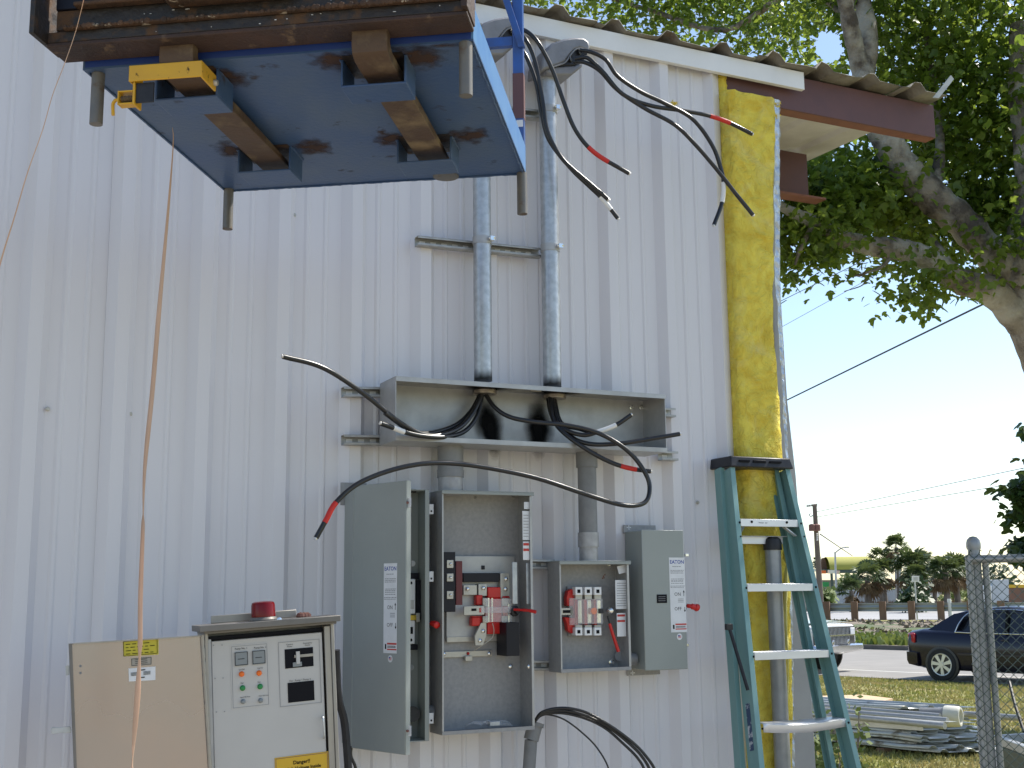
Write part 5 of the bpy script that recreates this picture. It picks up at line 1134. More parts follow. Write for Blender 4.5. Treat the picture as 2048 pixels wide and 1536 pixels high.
# leaf blade: five lobes, slightly folded
lf = [(0,0,0),(.28,.12,.05),(.50,.42,.02),(.24,.50,.04),(.20,.82,.0),(0,1.,-.06),(-.20,.82,.0),(-.24,.50,.04),(-.50,.42,.02),(-.28,.12,.05)]
lfaces = [(0,1,3,5),(1,2,3),(3,4,5),(0,5,7,9),(9,7,8),(7,6,5)]
LV = np.array(lf); 
def leafcloud(blobs, size, seed, per=13, spread=.16):
    rg_ = np.random.default_rng(seed); C = []
    for (u, v, d, r_, n) in blobs:
        c = np.array(PD(u, v, d)); q = rg_.normal(size=(n, 3)); q /= np.linalg.norm(q, axis=1)[:, None]; q *= (rg_.random(n)**.45)[:, None]*r_; q[:, 2] *= .85
        C.append(c+q)
    C = np.concatenate(C); m_ = len(C)
    P = np.repeat(C, per, axis=0) + rg_.normal(size=(m_*per, 3))*spread*np.array([1,1,.6]); n = len(P)
    a = rg_.random(n)*2*np.pi; tilt = rg_.normal(.0,.55, n)+.2; s = size*rg_.uniform(.6,1.25, n)
    dirv = np.stack([np.cos(a)*np.cos(tilt), np.sin(a)*np.cos(tilt), -np.abs(np.sin(tilt))-.15], 1); dirv /= np.linalg.norm(dirv, axis=1)[:, None]
    up = np.array([0,0,1.]) + rg_.normal(size=(n,3))*.55; sd_ = np.cross(dirv, up); sd_ /= np.linalg.norm(sd_, axis=1)[:, None]; nm = np.cross(sd_, dirv)
    return P, dirv, sd_, nm, s
def leafmesh(name, P, d_, s_, n_, sz, m_, parent, kind='stuff'):
    n = len(P); V = (P[:, None, :] + sz[:, None, None]*(LV[None, :, 0:1]*s_[:, None, :] + LV[None, :, 1:2]*d_[:, None, :] + LV[None, :, 2:3]*n_[:, None, :])).reshape(-1, 3) - np.array(wloc(parent))
    me = bpy.data.meshes.new(name); k = len(LV)
    loops = []; starts = []; tot = 0; fl = []; 
    base = np.concatenate([np.array(f) for f in lfaces]); lens = np.array([len(f) for f in lfaces])
    allv = (np.arange(n)[:, None]*k + base[None, :]).reshape(-1); alll = np.tile(lens, n); st_ = np.concatenate([[0], np.cumsum(alll)[:-1]])
    me.vertices.add(len(V)); me.vertices.foreach_set('co', V.ravel().astype(np.float32)); me.loops.add(len(allv)); me.loops.foreach_set('vertex_index', allv.astype(np.int32))
    me.polygons.add(len(alll)); me.polygons.foreach_set('loop_start', st_.astype(np.int32)); me.polygons.foreach_set('loop_total', alll.astype(np.int32)); me.update(calc_edges=True); me.validate()
    me.materials.append(m_); o = bpy.data.objects.new(name, me); COL.objects.link(o); o.parent = parent
    if kind: o['kind'] = kind
    return o
P, d_, s_, n_, sz = leafcloud([(u,v,d,r_,int(n*(1.05 if v>0 or (u<1700 and v>-100) else .42))) for u,v,d,r_,n in blobs], .066, 5, per=15)
CN = np.array(CAM); rel = P-CN; dep = rel@np.array(FW); uu = 1024+F*(rel@np.array(RT))/dep; vv = 768-F*(rel@np.array(UP))/dep
bad = ((uu < 1960) & (vv > 640)) | (vv > 900) | ((uu < 2060) & (uu > 1880) & (vv > 600)) | ((np.abs(uu-1660) < 25) & (np.abs(vv-85) < 30))
inview = (uu > 1560) & (uu < 2048) & (vv > 0) & (vv < 640) & ~bad
near = np.where(inview)[0]; near = near[np.argsort(dep[near])][:300]
mask = ~bad; mask[near] = False
leafmesh('crown', P[mask], d_[mask], s_[mask], n_[mask], sz[mask], m_leaf, TR)
lm = bpy.data.meshes.new('leaf'); lm.from_pydata(lf, [], lfaces); lm.materials.append(m_leaf); tl = wloc(TR)
for i in near:
    o = bpy.data.objects.new('leaf', lm); COL.objects.link(o); o.parent = TR
    Mx = Matrix((tuple(s_[i]*sz[i]), tuple(d_[i]*sz[i]), tuple(n_[i]*sz[i]))).transposed().to_4x4(); Mx.translation = Vector(P[i])-tl; o.matrix_local = Mx
# dark tree whose drooping branches show at the right edge
T2 = thing('leaning_tree', PZ(2330, 1260, 0)*1, 'dark leaved tree at the right edge with drooping branches', 'tree')
limb([(2330,1300,16,.2),(2300,1000,16,.16),(2250,700,16,.12)], 'trunk', parent=T2); limb([(2280,900,16,.08),(2150,930,16,.05),(2040,985,16,.02)], 'branch', parent=T2, n=8); limb([(2290,1000,16,.08),(2160,1060,16,.05),(2050,1090,16,.02)], 'branch', parent=T2, n=8)
P, d_, s_, n_, sz = leafcloud([(2040,985,16,.17,12),(2050,1025,16,.16,12),(2090,960,16,.35,24),(2048,1095,16,.16,12),(2075,1110,16,.25,18),(2200,900,16,1.,90),(2300,750,16,1.5,140)], .16, 8, per=12, spread=.10)
leafmesh('crown', P, d_, s_, n_, sz, m_leafd, T2)

# ================================================================== WIRES
def wire(u0, v0, d0, u1, v1, d1, r_, label):
    a, b = PD(u0, v0, d0), PD(u1, v1, d1); P = [a.lerp(b, i/12) - EZ*(.35*math.sin(math.pi*i/12))*0 for i in range(13)]
    MB().tube(P, r_, 6).build('utility_wire', m_wire, label=label, cat='wire', group='overhead utility wires')
wire(1480, 846, 24, 2100, 543, 13, .012, 'thick overhead wire running behind the tree trunk')
wire(1480, 642, 40, 1760, 505, 30, .010, 'upper thin overhead wire left of the dead twig')
wire(1480, 700, 60, 1900, 468, 50, .010, 'lower thin overhead wire passing the dead twig')
wire(1632, 1024, 62, 2100, 925, 40, .012, 'faint wire from the utility pole top towards the right edge')
wire(1634, 1034, 62, 2100, 955, 42, .012, 'second faint wire just below the pole top wire')
wire(1640, 1068, 62, 1705, 1112, 100, .03, 'slack faint service line sloping from the pole to the lamp')

# ================================================================== PICKUP AND SEDAN
def carframe(contact, heading): 
    fx = heading.normalized(); fy = Vector((-fx.y, fx.x, 0)); return contact, fx, fy
def loft(mb, O, fx, fy, st, closed_ends=True):
    # stations: (x, [(y,z)...]) mirrored
    loops = []
    for x, pr in st:
        full = [(y, z) for y, z in pr] + [(-y, z) for y, z in pr[::-1]]
        loops.append([O + fx*x + fy*y + EZ*z for y, z in full])
    n = len(loops[0]); vs = [q for l in loops for q in l]
    fs = [(i*n+j, i*n+(j+1)%n, (i+1)*n+(j+1)%n, (i+1)*n+j) for i in range(len(loops)-1) for j in range(n)]
    if closed_ends: fs += [tuple(range(n)), tuple(range((len(loops)-1)*n+n-1, (len(loops)-1)*n-1, -1))]
    return mb.add(vs, fs)
def wheel(parent, O, fx, fy, x, y, r_, wd_, sgn, spokes=7):
    c = O + fx*x + fy*y + EZ*r_; ax = fy*sgn
    wh = MB().rev(c-ax*wd_*.5, ax, [(r_*.66,0),(r_*.93,0),(r_,wd_*.12),(r_,wd_*.88),(r_*.93,wd_),(r_*.70,wd_),(r_*.68,wd_*.8)], 30).build('wheel', m_tyre, parent)
    mb = MB(); mb.rev(c+ax*wd_*.30, ax, [(r_*.66,0),(r_*.66,.004)], 24); mb.build('wheel_disc', m_grille, wh)
    mb = MB(); pts = [c+ax*wd_*.47+(fx*math.cos(t)+EZ*math.sin(t))*r_*.66 for t in [i*2*math.pi/28 for i in range(29)]]; mb.tube(pts, r_*.045, 6)
    for i in range(spokes):
        t = i*2*math.pi/spokes+.3; dr = fx*math.cos(t)+EZ*math.sin(t); pp = ax.cross(dr)
        mb.prism([c+ax*wd_*.42+dr*r_*.1-pp*r_*.07, c+ax*wd_*.42+dr*r_*.1+pp*r_*.07, c+ax*wd_*.42+dr*r_*.64+pp*r_*.12, c+ax*wd_*.42+dr*r_*.64-pp*r_*.12], ax*.02)
    mb.rev(c+ax*wd_*.42, ax, [(r_*.16,0),(r_*.15,.03)], 14); mb.build('rim', m_alloy, wh)
    return wh
HD = -T       # both vehicles face down the road towards the right of the picture
# sedan: rear right wheel touches the road at pixel (1893,1361)
rc = PZ(1893, 1361, -.10); fx = HD; fy = Vector((-fx.y, fx.x, 0))
# we see its right-hand side; camera side is -fy
if fy.dot(CAM-rc) > 0: side = 1
else: side = -1
O = rc - fy*side*.74 + fx*1.35; O.z = -.10
SD = thing('sedan', O, 'dark navy sedan on the road partly behind the chain link fence', 'car')
def sp(w_, zb, zs, zt): return [(0,zb),(w_*.80,zb),(w_*.94,zb+.05),(w_,(zb+zs)*.52),(w_*.99,zs-.06),(w_*.93,zs),(w_*.80,zt),(0,zt+.015)]
st = [(-2.36,sp(.62,.42,.72,.74)),(-2.34,sp(.74,.32,.84,.86)),(-2.24,sp(.82,.27,.93,.96)),(-1.9,sp(.86,.22,.955,1.0)),(-1.35,sp(.875,.20,.95,1.01)),(0,sp(.88,.19,.90,.93)),(.9,sp(.88,.19,.90,.95)),(1.4,sp(.87,.20,.86,.93)),(2.0,sp(.83,.22,.78,.84)),(2.3,sp(.72,.28,.66,.70)),(2.36,sp(.58,.34,.58,.60))]
sq = lambda x: -1.35+(x+1.35)*.80 if x < -1.35 else x
st = [(sq(x), p_) for x, p_ in st]
loft(MB(), O, fx, fy, st).build('body', m_navy, SD, smooth=50)
def gp(w_, z0, w1_, z1): return [(0,z0),(w_,z0),(w_*.97,z0+.02),(w1_,z1-.03),(w1_*.93,z1),(0,z1+.01)]
gst = [(-1.72,gp(.70,.94,.60,1.00)),(-1.45,gp(.76,.93,.62,1.12)),(-1.1,gp(.79,.92,.62,1.29)),(-.75,gp(.80,.91,.62,1.385)),(-.1,gp(.81,.90,.63,1.42)),(.45,gp(.81,.90,.62,1.36)),(.9,gp(.80,.90,.62,1.15)),(1.2,gp(.78,.90,.64,.99))]
loft(MB(), O, fx, fy, gst).build('windows', m_glass, SD, smooth=50)
rst = [(-1.70,[(0,.985),(.60,.985),(.57,1.015),(0,1.02)]),(-1.1,[(0,1.27),(.62,1.27),(.58,1.31),(0,1.325)]),(-.75,[(0,1.37),(.625,1.365),(.585,1.40),(0,1.42)]),(-.1,[(0,1.40),(.635,1.39),(.59,1.435),(0,1.45)]),(.45,[(0,1.345),(.63,1.33),(.58,1.375),(0,1.39)]),(.55,[(0,1.32),(.60,1.31),(.57,1.345),(0,1.355)])]
loft(MB(), O, fx, fy, rst).build('roof', m_navy, SD, smooth=50)
for sg in (-1, 1):
    # c pillar and window trim
    mb = MB(); mb.prism([O+fx*x+fy*(sg*y)+EZ*z for x, y, z in ((-1.74,.72,.95),(-1.05,.80,.93),(-.86,.66,1.34),(-1.14,.635,1.30))], fy*(sg*.012)); mb.build('rear_pillar', m_navy, SD)
    mb = MB(); mb.tube([O+fx*x+fy*(sg*y)+EZ*z for x, y, z in ((-1.06,.825,.945),(-.6,.835,.935),(.3,.84,.93),(.95,.835,.925))], .009, 6)
    mb.tube(spl([O+fx*x+fy*(sg*y)+EZ*z for x, y, z in ((-1.06,.825,.945),(-.98,.77,1.13),(-.84,.70,1.30),(-.62,.67,1.365),(.0,.665,1.385),(.45,.675,1.33),(.9,.72,1.11))]), .009, 6); mb.build('window_trim', m_chr, SD)
    mb = MB(); mb.obox(O+fx*-.05+fy*(sg*.80)+EZ*.93, fx*.05, fy*(sg*.02), EZ*.0 + EZ*.44 - fy*(sg*.13)); mb.build('door_pillar', m_ink, SD)
    mb = MB(); c = O+fx*-1.91+fy*(sg*.795)+EZ*.72; mb.obox(c, fx*-.22+fy*(-sg*.13), fy*(sg*.085), EZ*.20); mb.build('tail_light', m_tail, SD, bevel=.03)
    mb = MB(); mb.obox(O+fx*-1.0+fy*(sg*.878)+EZ*.50, fx*1.9, fy*(sg*.012), EZ*.05); mb.build('side_moulding', m_navy, SD, bevel=.004)
    for x in (-1.35, 1.30):
        mb = MB(); mb.rev(O+fx*x+fy*(sg*.845)+EZ*.315, fy*sg, [(.352,0),(.352,.035),(.34,.038)], 28); mb.build('wheel_arch', m_grille, SD)
        wheel(SD, O, fx, fy, x, sg*.80, .315, .20, sg)
    mb = MB(); mb.obox(O+fx*-.10+fy*(sg*.884)+EZ*.80, fx*.14, fy*(sg*.02), EZ*.025); mb.build('door_handle', m_navy, SD, bevel=.004)
lb = loft(MB(), O, fx, fy, [(-2.21,[(0,.36),(.60,.36),(.66,.42),(.66,.54),(0,.55)]),(-2.11,[(0,.30),(.80,.30),(.86,.38),(.86,.55),(0,.56)]),(-1.87,[(0,.26),(.84,.26),(.885,.36),(.885,.53),(0,.54)])]); lb.build('rear_bumper', m_navy, SD, smooth=50)
lbp = MB(); lbp.obox(O+fx*-2.165-fy*.26+EZ*.66, fy*.52, fx*-.01, EZ*.13); lbp.build('licence_plate', m_lab, SD)
# pickup: front wheel touches at (1672,1340)
pc = PZ(1573, 1346, -.10); O = pc - fy*side*.80 - fx*1.55; O.z = -.10
PK = thing('pickup_truck', O, 'white pickup truck with chrome bumper coming out from behind the ladder', 'pickup truck')
def bp(w_, zb, zs, zt): return [(0,zb),(w_*.92,zb),(w_,zb+.10),(w_,zs-.05),(w_*.96,zs),(0,zt)]
loft(MB(), O, fx, fy, [(-2.7,bp(.92,.55,1.12,1.12)),(-.9,bp(.93,.48,1.15,1.15)),(.4,bp(.93,.45,1.12,1.16)),(1.6,bp(.92,.48,1.06,1.12)),(2.20,bp(.90,.50,1.02,1.06)),(2.28,bp(.86,.55,.98,1.00))]).build('body', m_cwhite, PK, smooth=40)
MB().add([O+fx*.5+fy*.80+EZ*1.166, O+fx*.5-fy*.80+EZ*1.166, O+fx*2.18-fy*.78+EZ*1.075, O+fx*2.18+fy*.78+EZ*1.075, O+fx*.5+EZ*1.20, O+fx*2.18+EZ*1.10], [(0,4,5,3),(4,1,2,5)]).build('hood', m_cgreen, PK, smooth=0)
loft(MB(), O, fx, fy, [(-.95,gp(.86,1.12,.70,1.66)),(-.2,gp(.87,1.12,.72,1.75)),(.15,gp(.87,1.12,.70,1.70)),(.62,gp(.84,1.12,.74,1.20))]).build('cab_windows', m_glass, PK, smooth=40)
loft(MB(), O, fx, fy, [(-.97,[(0,1.66),(.72,1.65),(.68,1.71),(0,1.73)]),(.12,[(0,1.72),(.73,1.70),(.68,1.77),(0,1.79)])]).build('cab_roof', m_cwhite, PK, smooth=40)
gx = 2.30
mb = MB(); mb.obox(O+fx*2.285-fy*.80+EZ*.60, fy*1.60, fx*.02, EZ*.38); GR = mb.build('grille', m_grille, PK)
for i in range(22):
    y = -.56+i*.053; MB().obox(O+fx*2.306+fy*y+EZ*.62, fy*.009, fx*.012, EZ*.34).build('grille_bar', m_steelp, GR)
MB().obox(O+fx*2.307-fy*.80+EZ*.78, fy*1.6, fx*.022, EZ*.03).build('grille_strip', m_chr, GR)
for sg in (-1, 1):
    MB().obox(O+fx*2.306+fy*(sg*.69-.09)+EZ*.80, fy*.18, fx*.03, EZ*.15).build('headlight', m_clear if False else m_lab, PK, bevel=.015)
    for x in (-1.75, 1.45):
        MB().rev(O+fx*x+fy*(sg*.89)+EZ*.38, fy*sg, [(.45,0),(.45,.035),(.43,.04)], 26).build('wheel_arch', m_grille, PK); wheel(PK, O, fx, fy, x, sg*.83, .37, .24, sg, 6)
loft(MB(), O, fx, fy, [(2.25,[(0,.42),(.96,.46),(1.0,.52),(.98,.60),(0,.64)]),(2.42,[(0,.40),(.93,.46),(.96,.52),(.93,.60),(0,.62)]),(2.46,[(0,.44),(.85,.48),(.88,.52),(.85,.57),(0,.58)])]).build('front_bumper', m_chr, PK, smooth=50)
for sg in (-1, 1): MB().obox(O+fx*2.43+fy*(sg*.30-.03)+EZ*.60, fy*.06, fx*.04, EZ*.10).build('bumper_guard', m_chr, PK, bevel=.01)

# ================================================================== LAWN CLUTTER
c0 = PZ(1858, 1514, 0); SX = (PZ(1690,1497,0)-c0); SX.z = 0; SX = SX.normalized(); 
SX = (SX*1.0 + Vector((-.15,.35,0))*0).normalized(); SY = (PZ(1975,1519,0)-c0); SY.z = 0; SY = SY.normalized()
SY = (SY + Vector((FW.x,FW.y,0))*.55).normalized()
ST = thing('sheet_metal_stack', c0, 'stack of old galvanised roofing sheets lying on the lawn', 'sheet metal stack')
z = .05; rgq = random.Random(21)
sprof = [(0,0),(.03,.03),(.07,.03),(.10,0),(.30,0)]
for i in range(13):
    off = rgq.uniform(-.15,.10) + (i*.035); offy = rgq.uniform(-.05,.05); rot = rgq.uniform(-.03,.03); ex_ = (SX*math.cos(rot)+SY*math.sin(rot)); L_ = 3.6
    wav = [rgq.uniform(-.008,.012) for _ in range(5)]
    pts = []
    for k_ in range(3):
        for dx, h in sprof[:-1]: pts.append((k_*.30+dx, h))
    pts.append((.9, 0))
    rows = [[c0 + ex_*(off + L_*f) + SY*(y+offy) + EZ*(z+h+wav[j]*1.2) for y, h in pts] for j, f in enumerate((0,.1,.3,.65,1.))]
    MB().sheet(rows).build('roofing_sheet', m_sheet, ST, smooth=20, solid=.004); z += rgq.uniform(.026,.040)
for s_x in (.5, 2.8): MB().obox(c0+SX*s_x-SY*.02, SX*.09, SY*.95, EZ*.045).build('timber_bearer', m_wood, ST)
for i, (u0, v0, u1, v1, r_) in enumerate(((1640,1412,1880,1432,.026),(1640,1420,1895,1441,.03),(1640,1428,1890,1452,.03),(1930,1428,2040,1436,.03))):
    a = PZ(u0, v0, z+.03); b = PZ(u1, v1, z+.03); MB().cyl(a, b, r_, n=14).build('metal_pipe', m_post, label=('uppermost thin pipe lying behind the sheet metal stack','middle pipe resting on the sheet metal stack','front pipe resting on the sheet metal stack','grey pipe right of the white bell near the fence')[i], cat='pipe', group='pipes on the sheet metal stack')
pa = PZ(1640, 1443, z); pb = PZ(1845, 1450, z); pcc = PZ(1850, 1442, z)
mb = MB(); mb.obox(PZ(1845,1446,z+.02), PZ(1640,1432,z+.02)-PZ(1845,1446,z+.02), SY*.35, EZ*.004); mb.obox(PZ(1845,1446,z+.02)-EZ*.07, PZ(1640,1432,z+.02)-PZ(1845,1446,z+.02), SY*.004, EZ*.0698)
mb.build('metal_trim', m_sheet, label='bent white metal trim lying on top of the sheet stack', cat='metal trim')
bl = PZ(1895, 1448, z-.06); br_ = PZ(1923, 1448, z-.06)
ax = (SX*-1*.9+SY*.3).normalized(); pw = PD(1893, 1432, (bl-CAM).dot(FW))
WBL = thing('pvc_bell', pw, 'white plastic bell end of a large pipe standing out on the sheet stack', 'pipe end')
MB().rev(pw-ax*.25, ax, [(.07,0),(.075,.20),(.092,.235)], 22).build('pipe', m_pvc, WBL); MB().rev(pw-ax*.012, ax, [(.098,0),(.102,.02),(.098,.13),(.09,.15),(.07,.15),(.06,.05)], 26).build('bell', m_cap, WBL)
q = [PZ(u, v, .03) for u, v in ((1600,1412),(1783,1403),(1725,1397),(1600,1399))]; 
mb = MB(); mb.prism([PZ(1590,1410,.04), PZ(1745,1412,.04), PZ(1786,1401,.04), PZ(1725,1393,.04), PZ(1590,1397,.04)], (0,0,.03)); mb.build('plywood_sheet', m_ply, label='tan plywood sheet lying on the grass behind the pipes', cat='plywood')
# weeds by the ladder foot
def bush(u, v, name, label, h, r_, m_, z=0., n=260, ls=.035, cat='shrub', d=None):
    base = PZ(u, v, z) if d is None else PD(u, v, d); 
    if d is not None: base.z = z
    t = thing(name, base, label, cat); mb = MB(); rg_ = random.Random(int(u*3+v)); mb2 = MB()
    for k_ in range(9):
        a = rg_.uniform(0, 6.28); tp = base + Vector((math.cos(a)*r_*.7, math.sin(a)*r_*.7, h*rg_.uniform(.6,1))); md = base.lerp(tp, .5)+EZ*h*.1
        pts = spl([base, md, tp], 5); mb2.tube(pts, .004 if h < 1.2 else .012, 5)
        for j in range(n//9):
            p = pts[rg_.randrange(2, len(pts))] + Vector((rg_.gauss(0,r_*.22), rg_.gauss(0,r_*.22), rg_.gauss(0,h*.08)))
            d1 = Vector((rg_.gauss(0,1), rg_.gauss(0,1), rg_.gauss(.3,.6))).normalized(); d2 = d1.orthogonal().normalized(); s_q = ls*rg_.uniform(.6,1.3)
            mb.add([p, p+d1*s_q*.5+d2*s_q*.35, p+d1*s_q, p+d1*s_q*.5-d2*s_q*.35], [(0,1,2,3)])
    mb2.build('stem', m_bark, t); mb.build('foliage', m_, t, smooth=0); return t
bush(1668, 1600, 'weed_plant', 'leafy green weed growing between ladder rails and metal stack', 1.0, .22, m_weed, d=7.2, z=.0, n=700, ls=.06, cat='weed')
bush(1700, 1600, 'weed_plant', 'smaller bright weed just right of the ladder rail', 1.02, .12, m_weed, d=7.4, z=.0, n=260, ls=.055, cat='weed')
bush(1640, 1600, 'weed_plant', 'low weed clump behind the ladder rails', .8, .2, m_weed, d=7.0, z=.0, n=400, ls=.06, cat='weed')

# ================================================================== CHAIN LINK FENCE
FD = 6.1
fp = PD(1955, 1200, FD); fp.z = 0; zt = PD(1955, 1086, FD).z
fdir = (PD(2048, 1200, FD*.985)-PD(1955, 1200, FD)); fdir.z = 0; fdir.normalize(); fnn = Vector((-fdir.y, fdir.x, 0))
fcam = -fnn if fnn.dot(FW) > 0 else fnn
CF = thing('chain_link_fence', fp, 'green vinyl chain link fence panel with domed grey post at the right edge', 'fence')
MB().rev(fp, (0,0,1), [(.030,0),(.030,zt-.01)], 22).build('post', m_post, CF)
MB().rev(fp+EZ*(zt-.03), (0,0,1), [(.0335,0),(.036,.012),(.036,.03),(.031,.048),(.018,.062),(.002,.066)], 22).build('post_cap', m_post, CF)
zr_ = PD(1990, 1118, FD).z
gp0 = fp - fdir*.022 + fcam*.052
MB().rev(gp0, (0,0,1), [(.019,0),(.019,zr_+.02)], 14).build('gate_upright', m_post, CF)
MB().rev(fp + fdir*.050, (0,0,1), [(.016,0),(.016,zr_)], 12).build('gate_upright', m_post, CF)
MB().cyl(gp0+EZ*zr_, gp0+fdir*3+EZ*zr_, .020, n=14).build('top_rail', m_post, CF)
zh = PD(1950, 1165, FD).z
for z_ in (zh, .6): 
    MB().rev(fp+EZ*(z_-.015), (0,0,1), [(.036,0),(.036,.03)], 16).build('hinge_band', m_post, CF); MB().cyl(fp+EZ*z_+fcam*.03-fdir*.03, fp+EZ*z_+fcam*.07-fdir*.03, .014, n=8).build('hinge_bolt', m_post, CF)
wires = 0; pit = .0235; zlo = .05; zhi = zr_+.03; L_ = 1.6; start = -.03
def zigzag(i):
    pts = []; x = start + i*pit; up = True; zz = zlo; j = 0
    while zz < zhi:
        pts.append(fp + fcam*(.074 + (.0025 if j % 2 else -.0025)) + fdir*(x + (pit*.5 if (j+i) % 2 else -pit*.5)*1.04) + EZ*zz); zz += pit; j += 1
    return pts
for i in range(int(L_/pit)):
    MB().tube(zigzag(i), .0024, 5).build('mesh_wire', m_link, CF, smooth=60)
    MB().tube([zigzag(i)[-1], zigzag(i)[-1]+EZ*.02+fdir*.008, zigzag(i)[-1]+EZ*.012+fdir*.014], .0019, 4).build('wire_knuckle', m_link, CF)
# green bin with pale rim behind the fence
bq = PD(1992, 1472, 7.6); bz = bq.z; b1_ = PD(2075, 1500, 6.9); e1_ = (Vector((b1_.x, b1_.y, 0))-Vector((bq.x, bq.y, 0))); e1_ = e1_.normalized(); e2_ = (RT*.93 + Vector((FW.x,FW.y,0))*.38); e2_.z = 0; e2_.normalize()
GB = thing('garden_bin', Vector((bq.x, bq.y, 0)), 'dark green bin with pale grey rim behind the chain link fence', 'bin')
bb = Vector((bq.x, bq.y, 0)); MB().obox(bb+EZ*.0, e1_*1.5, e2_*.7, EZ*(bz-.05)).build('body', m_green, GB, bevel=.01)
mb = MB(); mb.obox(bb-e1_*.02-e2_*.02+EZ*(bz-.045), e1_*1.54, e2_*.05, EZ*.05); mb.obox(bb-e1_*.02+e2_*.031+EZ*(bz-.045), e1_*.05, e2_*.7, EZ*.05); mb.build('rim', m_post, GB, bevel=.004)
for (u,) in ((1987,),(1996,)): MB().cyl(PD(u, 1600, 6.9), PD(u-1, 1496, 6.9), .012, n=8).build('tool_handle', m_trim, label=('left' if u == 1987 else 'right')+' one of two pale tool handles between fence post and green bin', cat='tool', group='two pale handles beside the green bin')
MB().tube([PD(2018,1362,8.5), PD(2030,1410,8.3), PD(2060,1500,8.0)], .011, 6).build('leaning_rod', m_blk, label='thin black rod leaning behind the fence mesh', cat='rod')

# ================================================================== GUARDRAIL, BACKGROUND
GRL = thing('guardrail', PZ(1735,1240,.2), 'steel guardrail on wooden posts along the bank', 'guardrail')
ga, gb_ = PZ(1655,1240,.2), PZ(1892,1240,.2); gd = (gb_-ga)/4.15; gdn = gd.normalized(); gn = Vector((-gdn.y, gdn.x, 0)); gn = gn if gn.dot(CAM-ga) > 0 else -gn
for i in range(-6, 14):
    p = ga + gd*i; MB().obox(p-gdn*.14, gdn*.30, gn*.22, EZ*.86).build('wood_post', m_wood, GRL)
rows = []
for x in (-9, 20):
    rows.append([ga + gd*x - gn*.02 + gn*o + EZ*z_ for o, z_ in ((-.01,.40),(-.07,.46),(-.07,.51),(.0,.575),(-.0,.60),(-.07,.66),(-.07,.72),(-.01,.78))])
MB().sheet(rows).build('rail_beam', m_rail, GRL, smooth=30, solid=.01)
# fan palms
frond_n = 0
def palm(u, vtop, vbot, d, cr, label, tr=.16, nfr=30, dead=10, seed=0):
    rg_ = random.Random(seed+int(u)); base = PD(u, vbot, d); top = PD(u, vtop, d); base.z = .1
    top = Vector((base.x, base.y, top.z)); cr *= .9; cz = top.z - cr*.95
    t = thing('fan_palm', base, label, 'palm tree', 'fan palms beyond the highway')
    c = Vector((base.x+rg_.uniform(-.2,.2), base.y, cz))
    MB().tube([base, base.lerp(c, .5)+Vector((rg_.uniform(-.1,.1),0,0)), c], [tr*1.2, tr, tr*.9], 8).build('trunk', m_ptrunk, t)
    for nm, nn, m_, lo_, hi_ in (('crown', nfr, m_palm, -.15, 1.4), ('dead_fronds', dead, m_palmd, -1.3, -.5)):
        mb = MB()
        for k_ in range(nn):
            a = rg_.uniform(0, 6.28); el = rg_.uniform(lo_, hi_); dr = Vector((math.cos(a)*math.cos(el), math.sin(a)*math.cos(el), math.sin(el)))
            hub = c + dr*cr*rg_.uniform(.40,.62); sd_ = dr.cross(EZ); sd_ = sd_.normalized() if sd_.length > .01 else EX; upv = sd_.cross(dr)
            mb.add([c, c+sd_*.04, hub], [(0,1,2)]); fr = cr*rg_.uniform(.38,.52)
            for j in range(13):
                th = R(-110+j*18.3); dd_ = dr*math.cos(th)+sd_*math.sin(th); dd_ = (dd_ - EZ*.35*rg_.random()).normalized(); pp = dd_.cross(upv)*fr*.10
                mid = hub+dd_*fr*.55; tip = hub+dd_*fr*rg_.uniform(.85,1.1)-EZ*fr*.22; mb.add([hub, mid+pp, tip, mid-pp], [(0,1,2,3)])
        mb.build(nm, m_, t, smooth=0)
    return t
palm(1704,1145,1208,78,1.35,'short fan palm at the left end of the palm row',.15,26,8)
palm(1735,1112,1207,84,1.75,'broad fan palm second in the row, dark trunk',.2,34,14)
palm(1764,1086,1207,95,1.5,'fan palm with open airy crown above the yellowish one',.16,18,4)
palm(1772,1108,1205,88,1.55,'yellowish fan palm with hanging brown dead fronds',.16,30,26)
palm(1796,1060,1208,92,1.5,'tallest fan palm with shaggy narrow crown',.18,26,26)
palm(1826,1088,1208,86,2.0,'bushy fan palm right of the tallest one, behind the road sign',.2,44,14)
palm(1852,1090,1207,92,1.6,'fan palm with rounded crown behind the boat',.16,28,8)
palm(1838,1118,1208,82,1.55,'dark low fan palm directly behind the road sign',.2,36,14)
palm(1872,1120,1207,90,1.5,'fan palm between boat and paired trunks',.15,28,8)
palm(1893,1100,1210,80,1.7,'left one of the paired fan palms beside the fence post',.2,40,16)
palm(1918,1098,1208,82,1.7,'right one of the paired fan palms beside the fence post',.2,40,16)
palm(1944,1112,1208,84,1.4,'fan palm half hidden by the domed fence post',.18,26,8)
# distant shrubs
def blobtree(u, v, d, r_, label, m_=m_leafd, n=350, ls=.35, name='distant_shrub', cat='shrub', zs=.8):
    c = PD(u, v, d); base = Vector((c.x, c.y, .1)); t = thing(name, base, label, cat); mb = MB(); rg_ = random.Random(int(u+v*7))
    for i in range(n):
        q = Vector((rg_.gauss(0,1), rg_.gauss(0,1), rg_.gauss(0,1))).normalized()*r_*rg_.random()**.4; q.z *= zs; p = c+q; a = Vector((rg_.gauss(0,1), rg_.gauss(0,1), rg_.gauss(0,1))).normalized(); b = a.orthogonal().normalized(); l = ls*rg_.uniform(.5,1.2)
        mb.add([p, p+a*l+b*l*.4, p+a*l*1.3, p+a*l-b*l*.5], [(0,1,2,3)])
    mb.build('foliage', m_, t, smooth=0); MB().cyl(base, Vector((c.x, c.y, c.z)), .08, n=6).build('trunk', m_ptrunk, t)
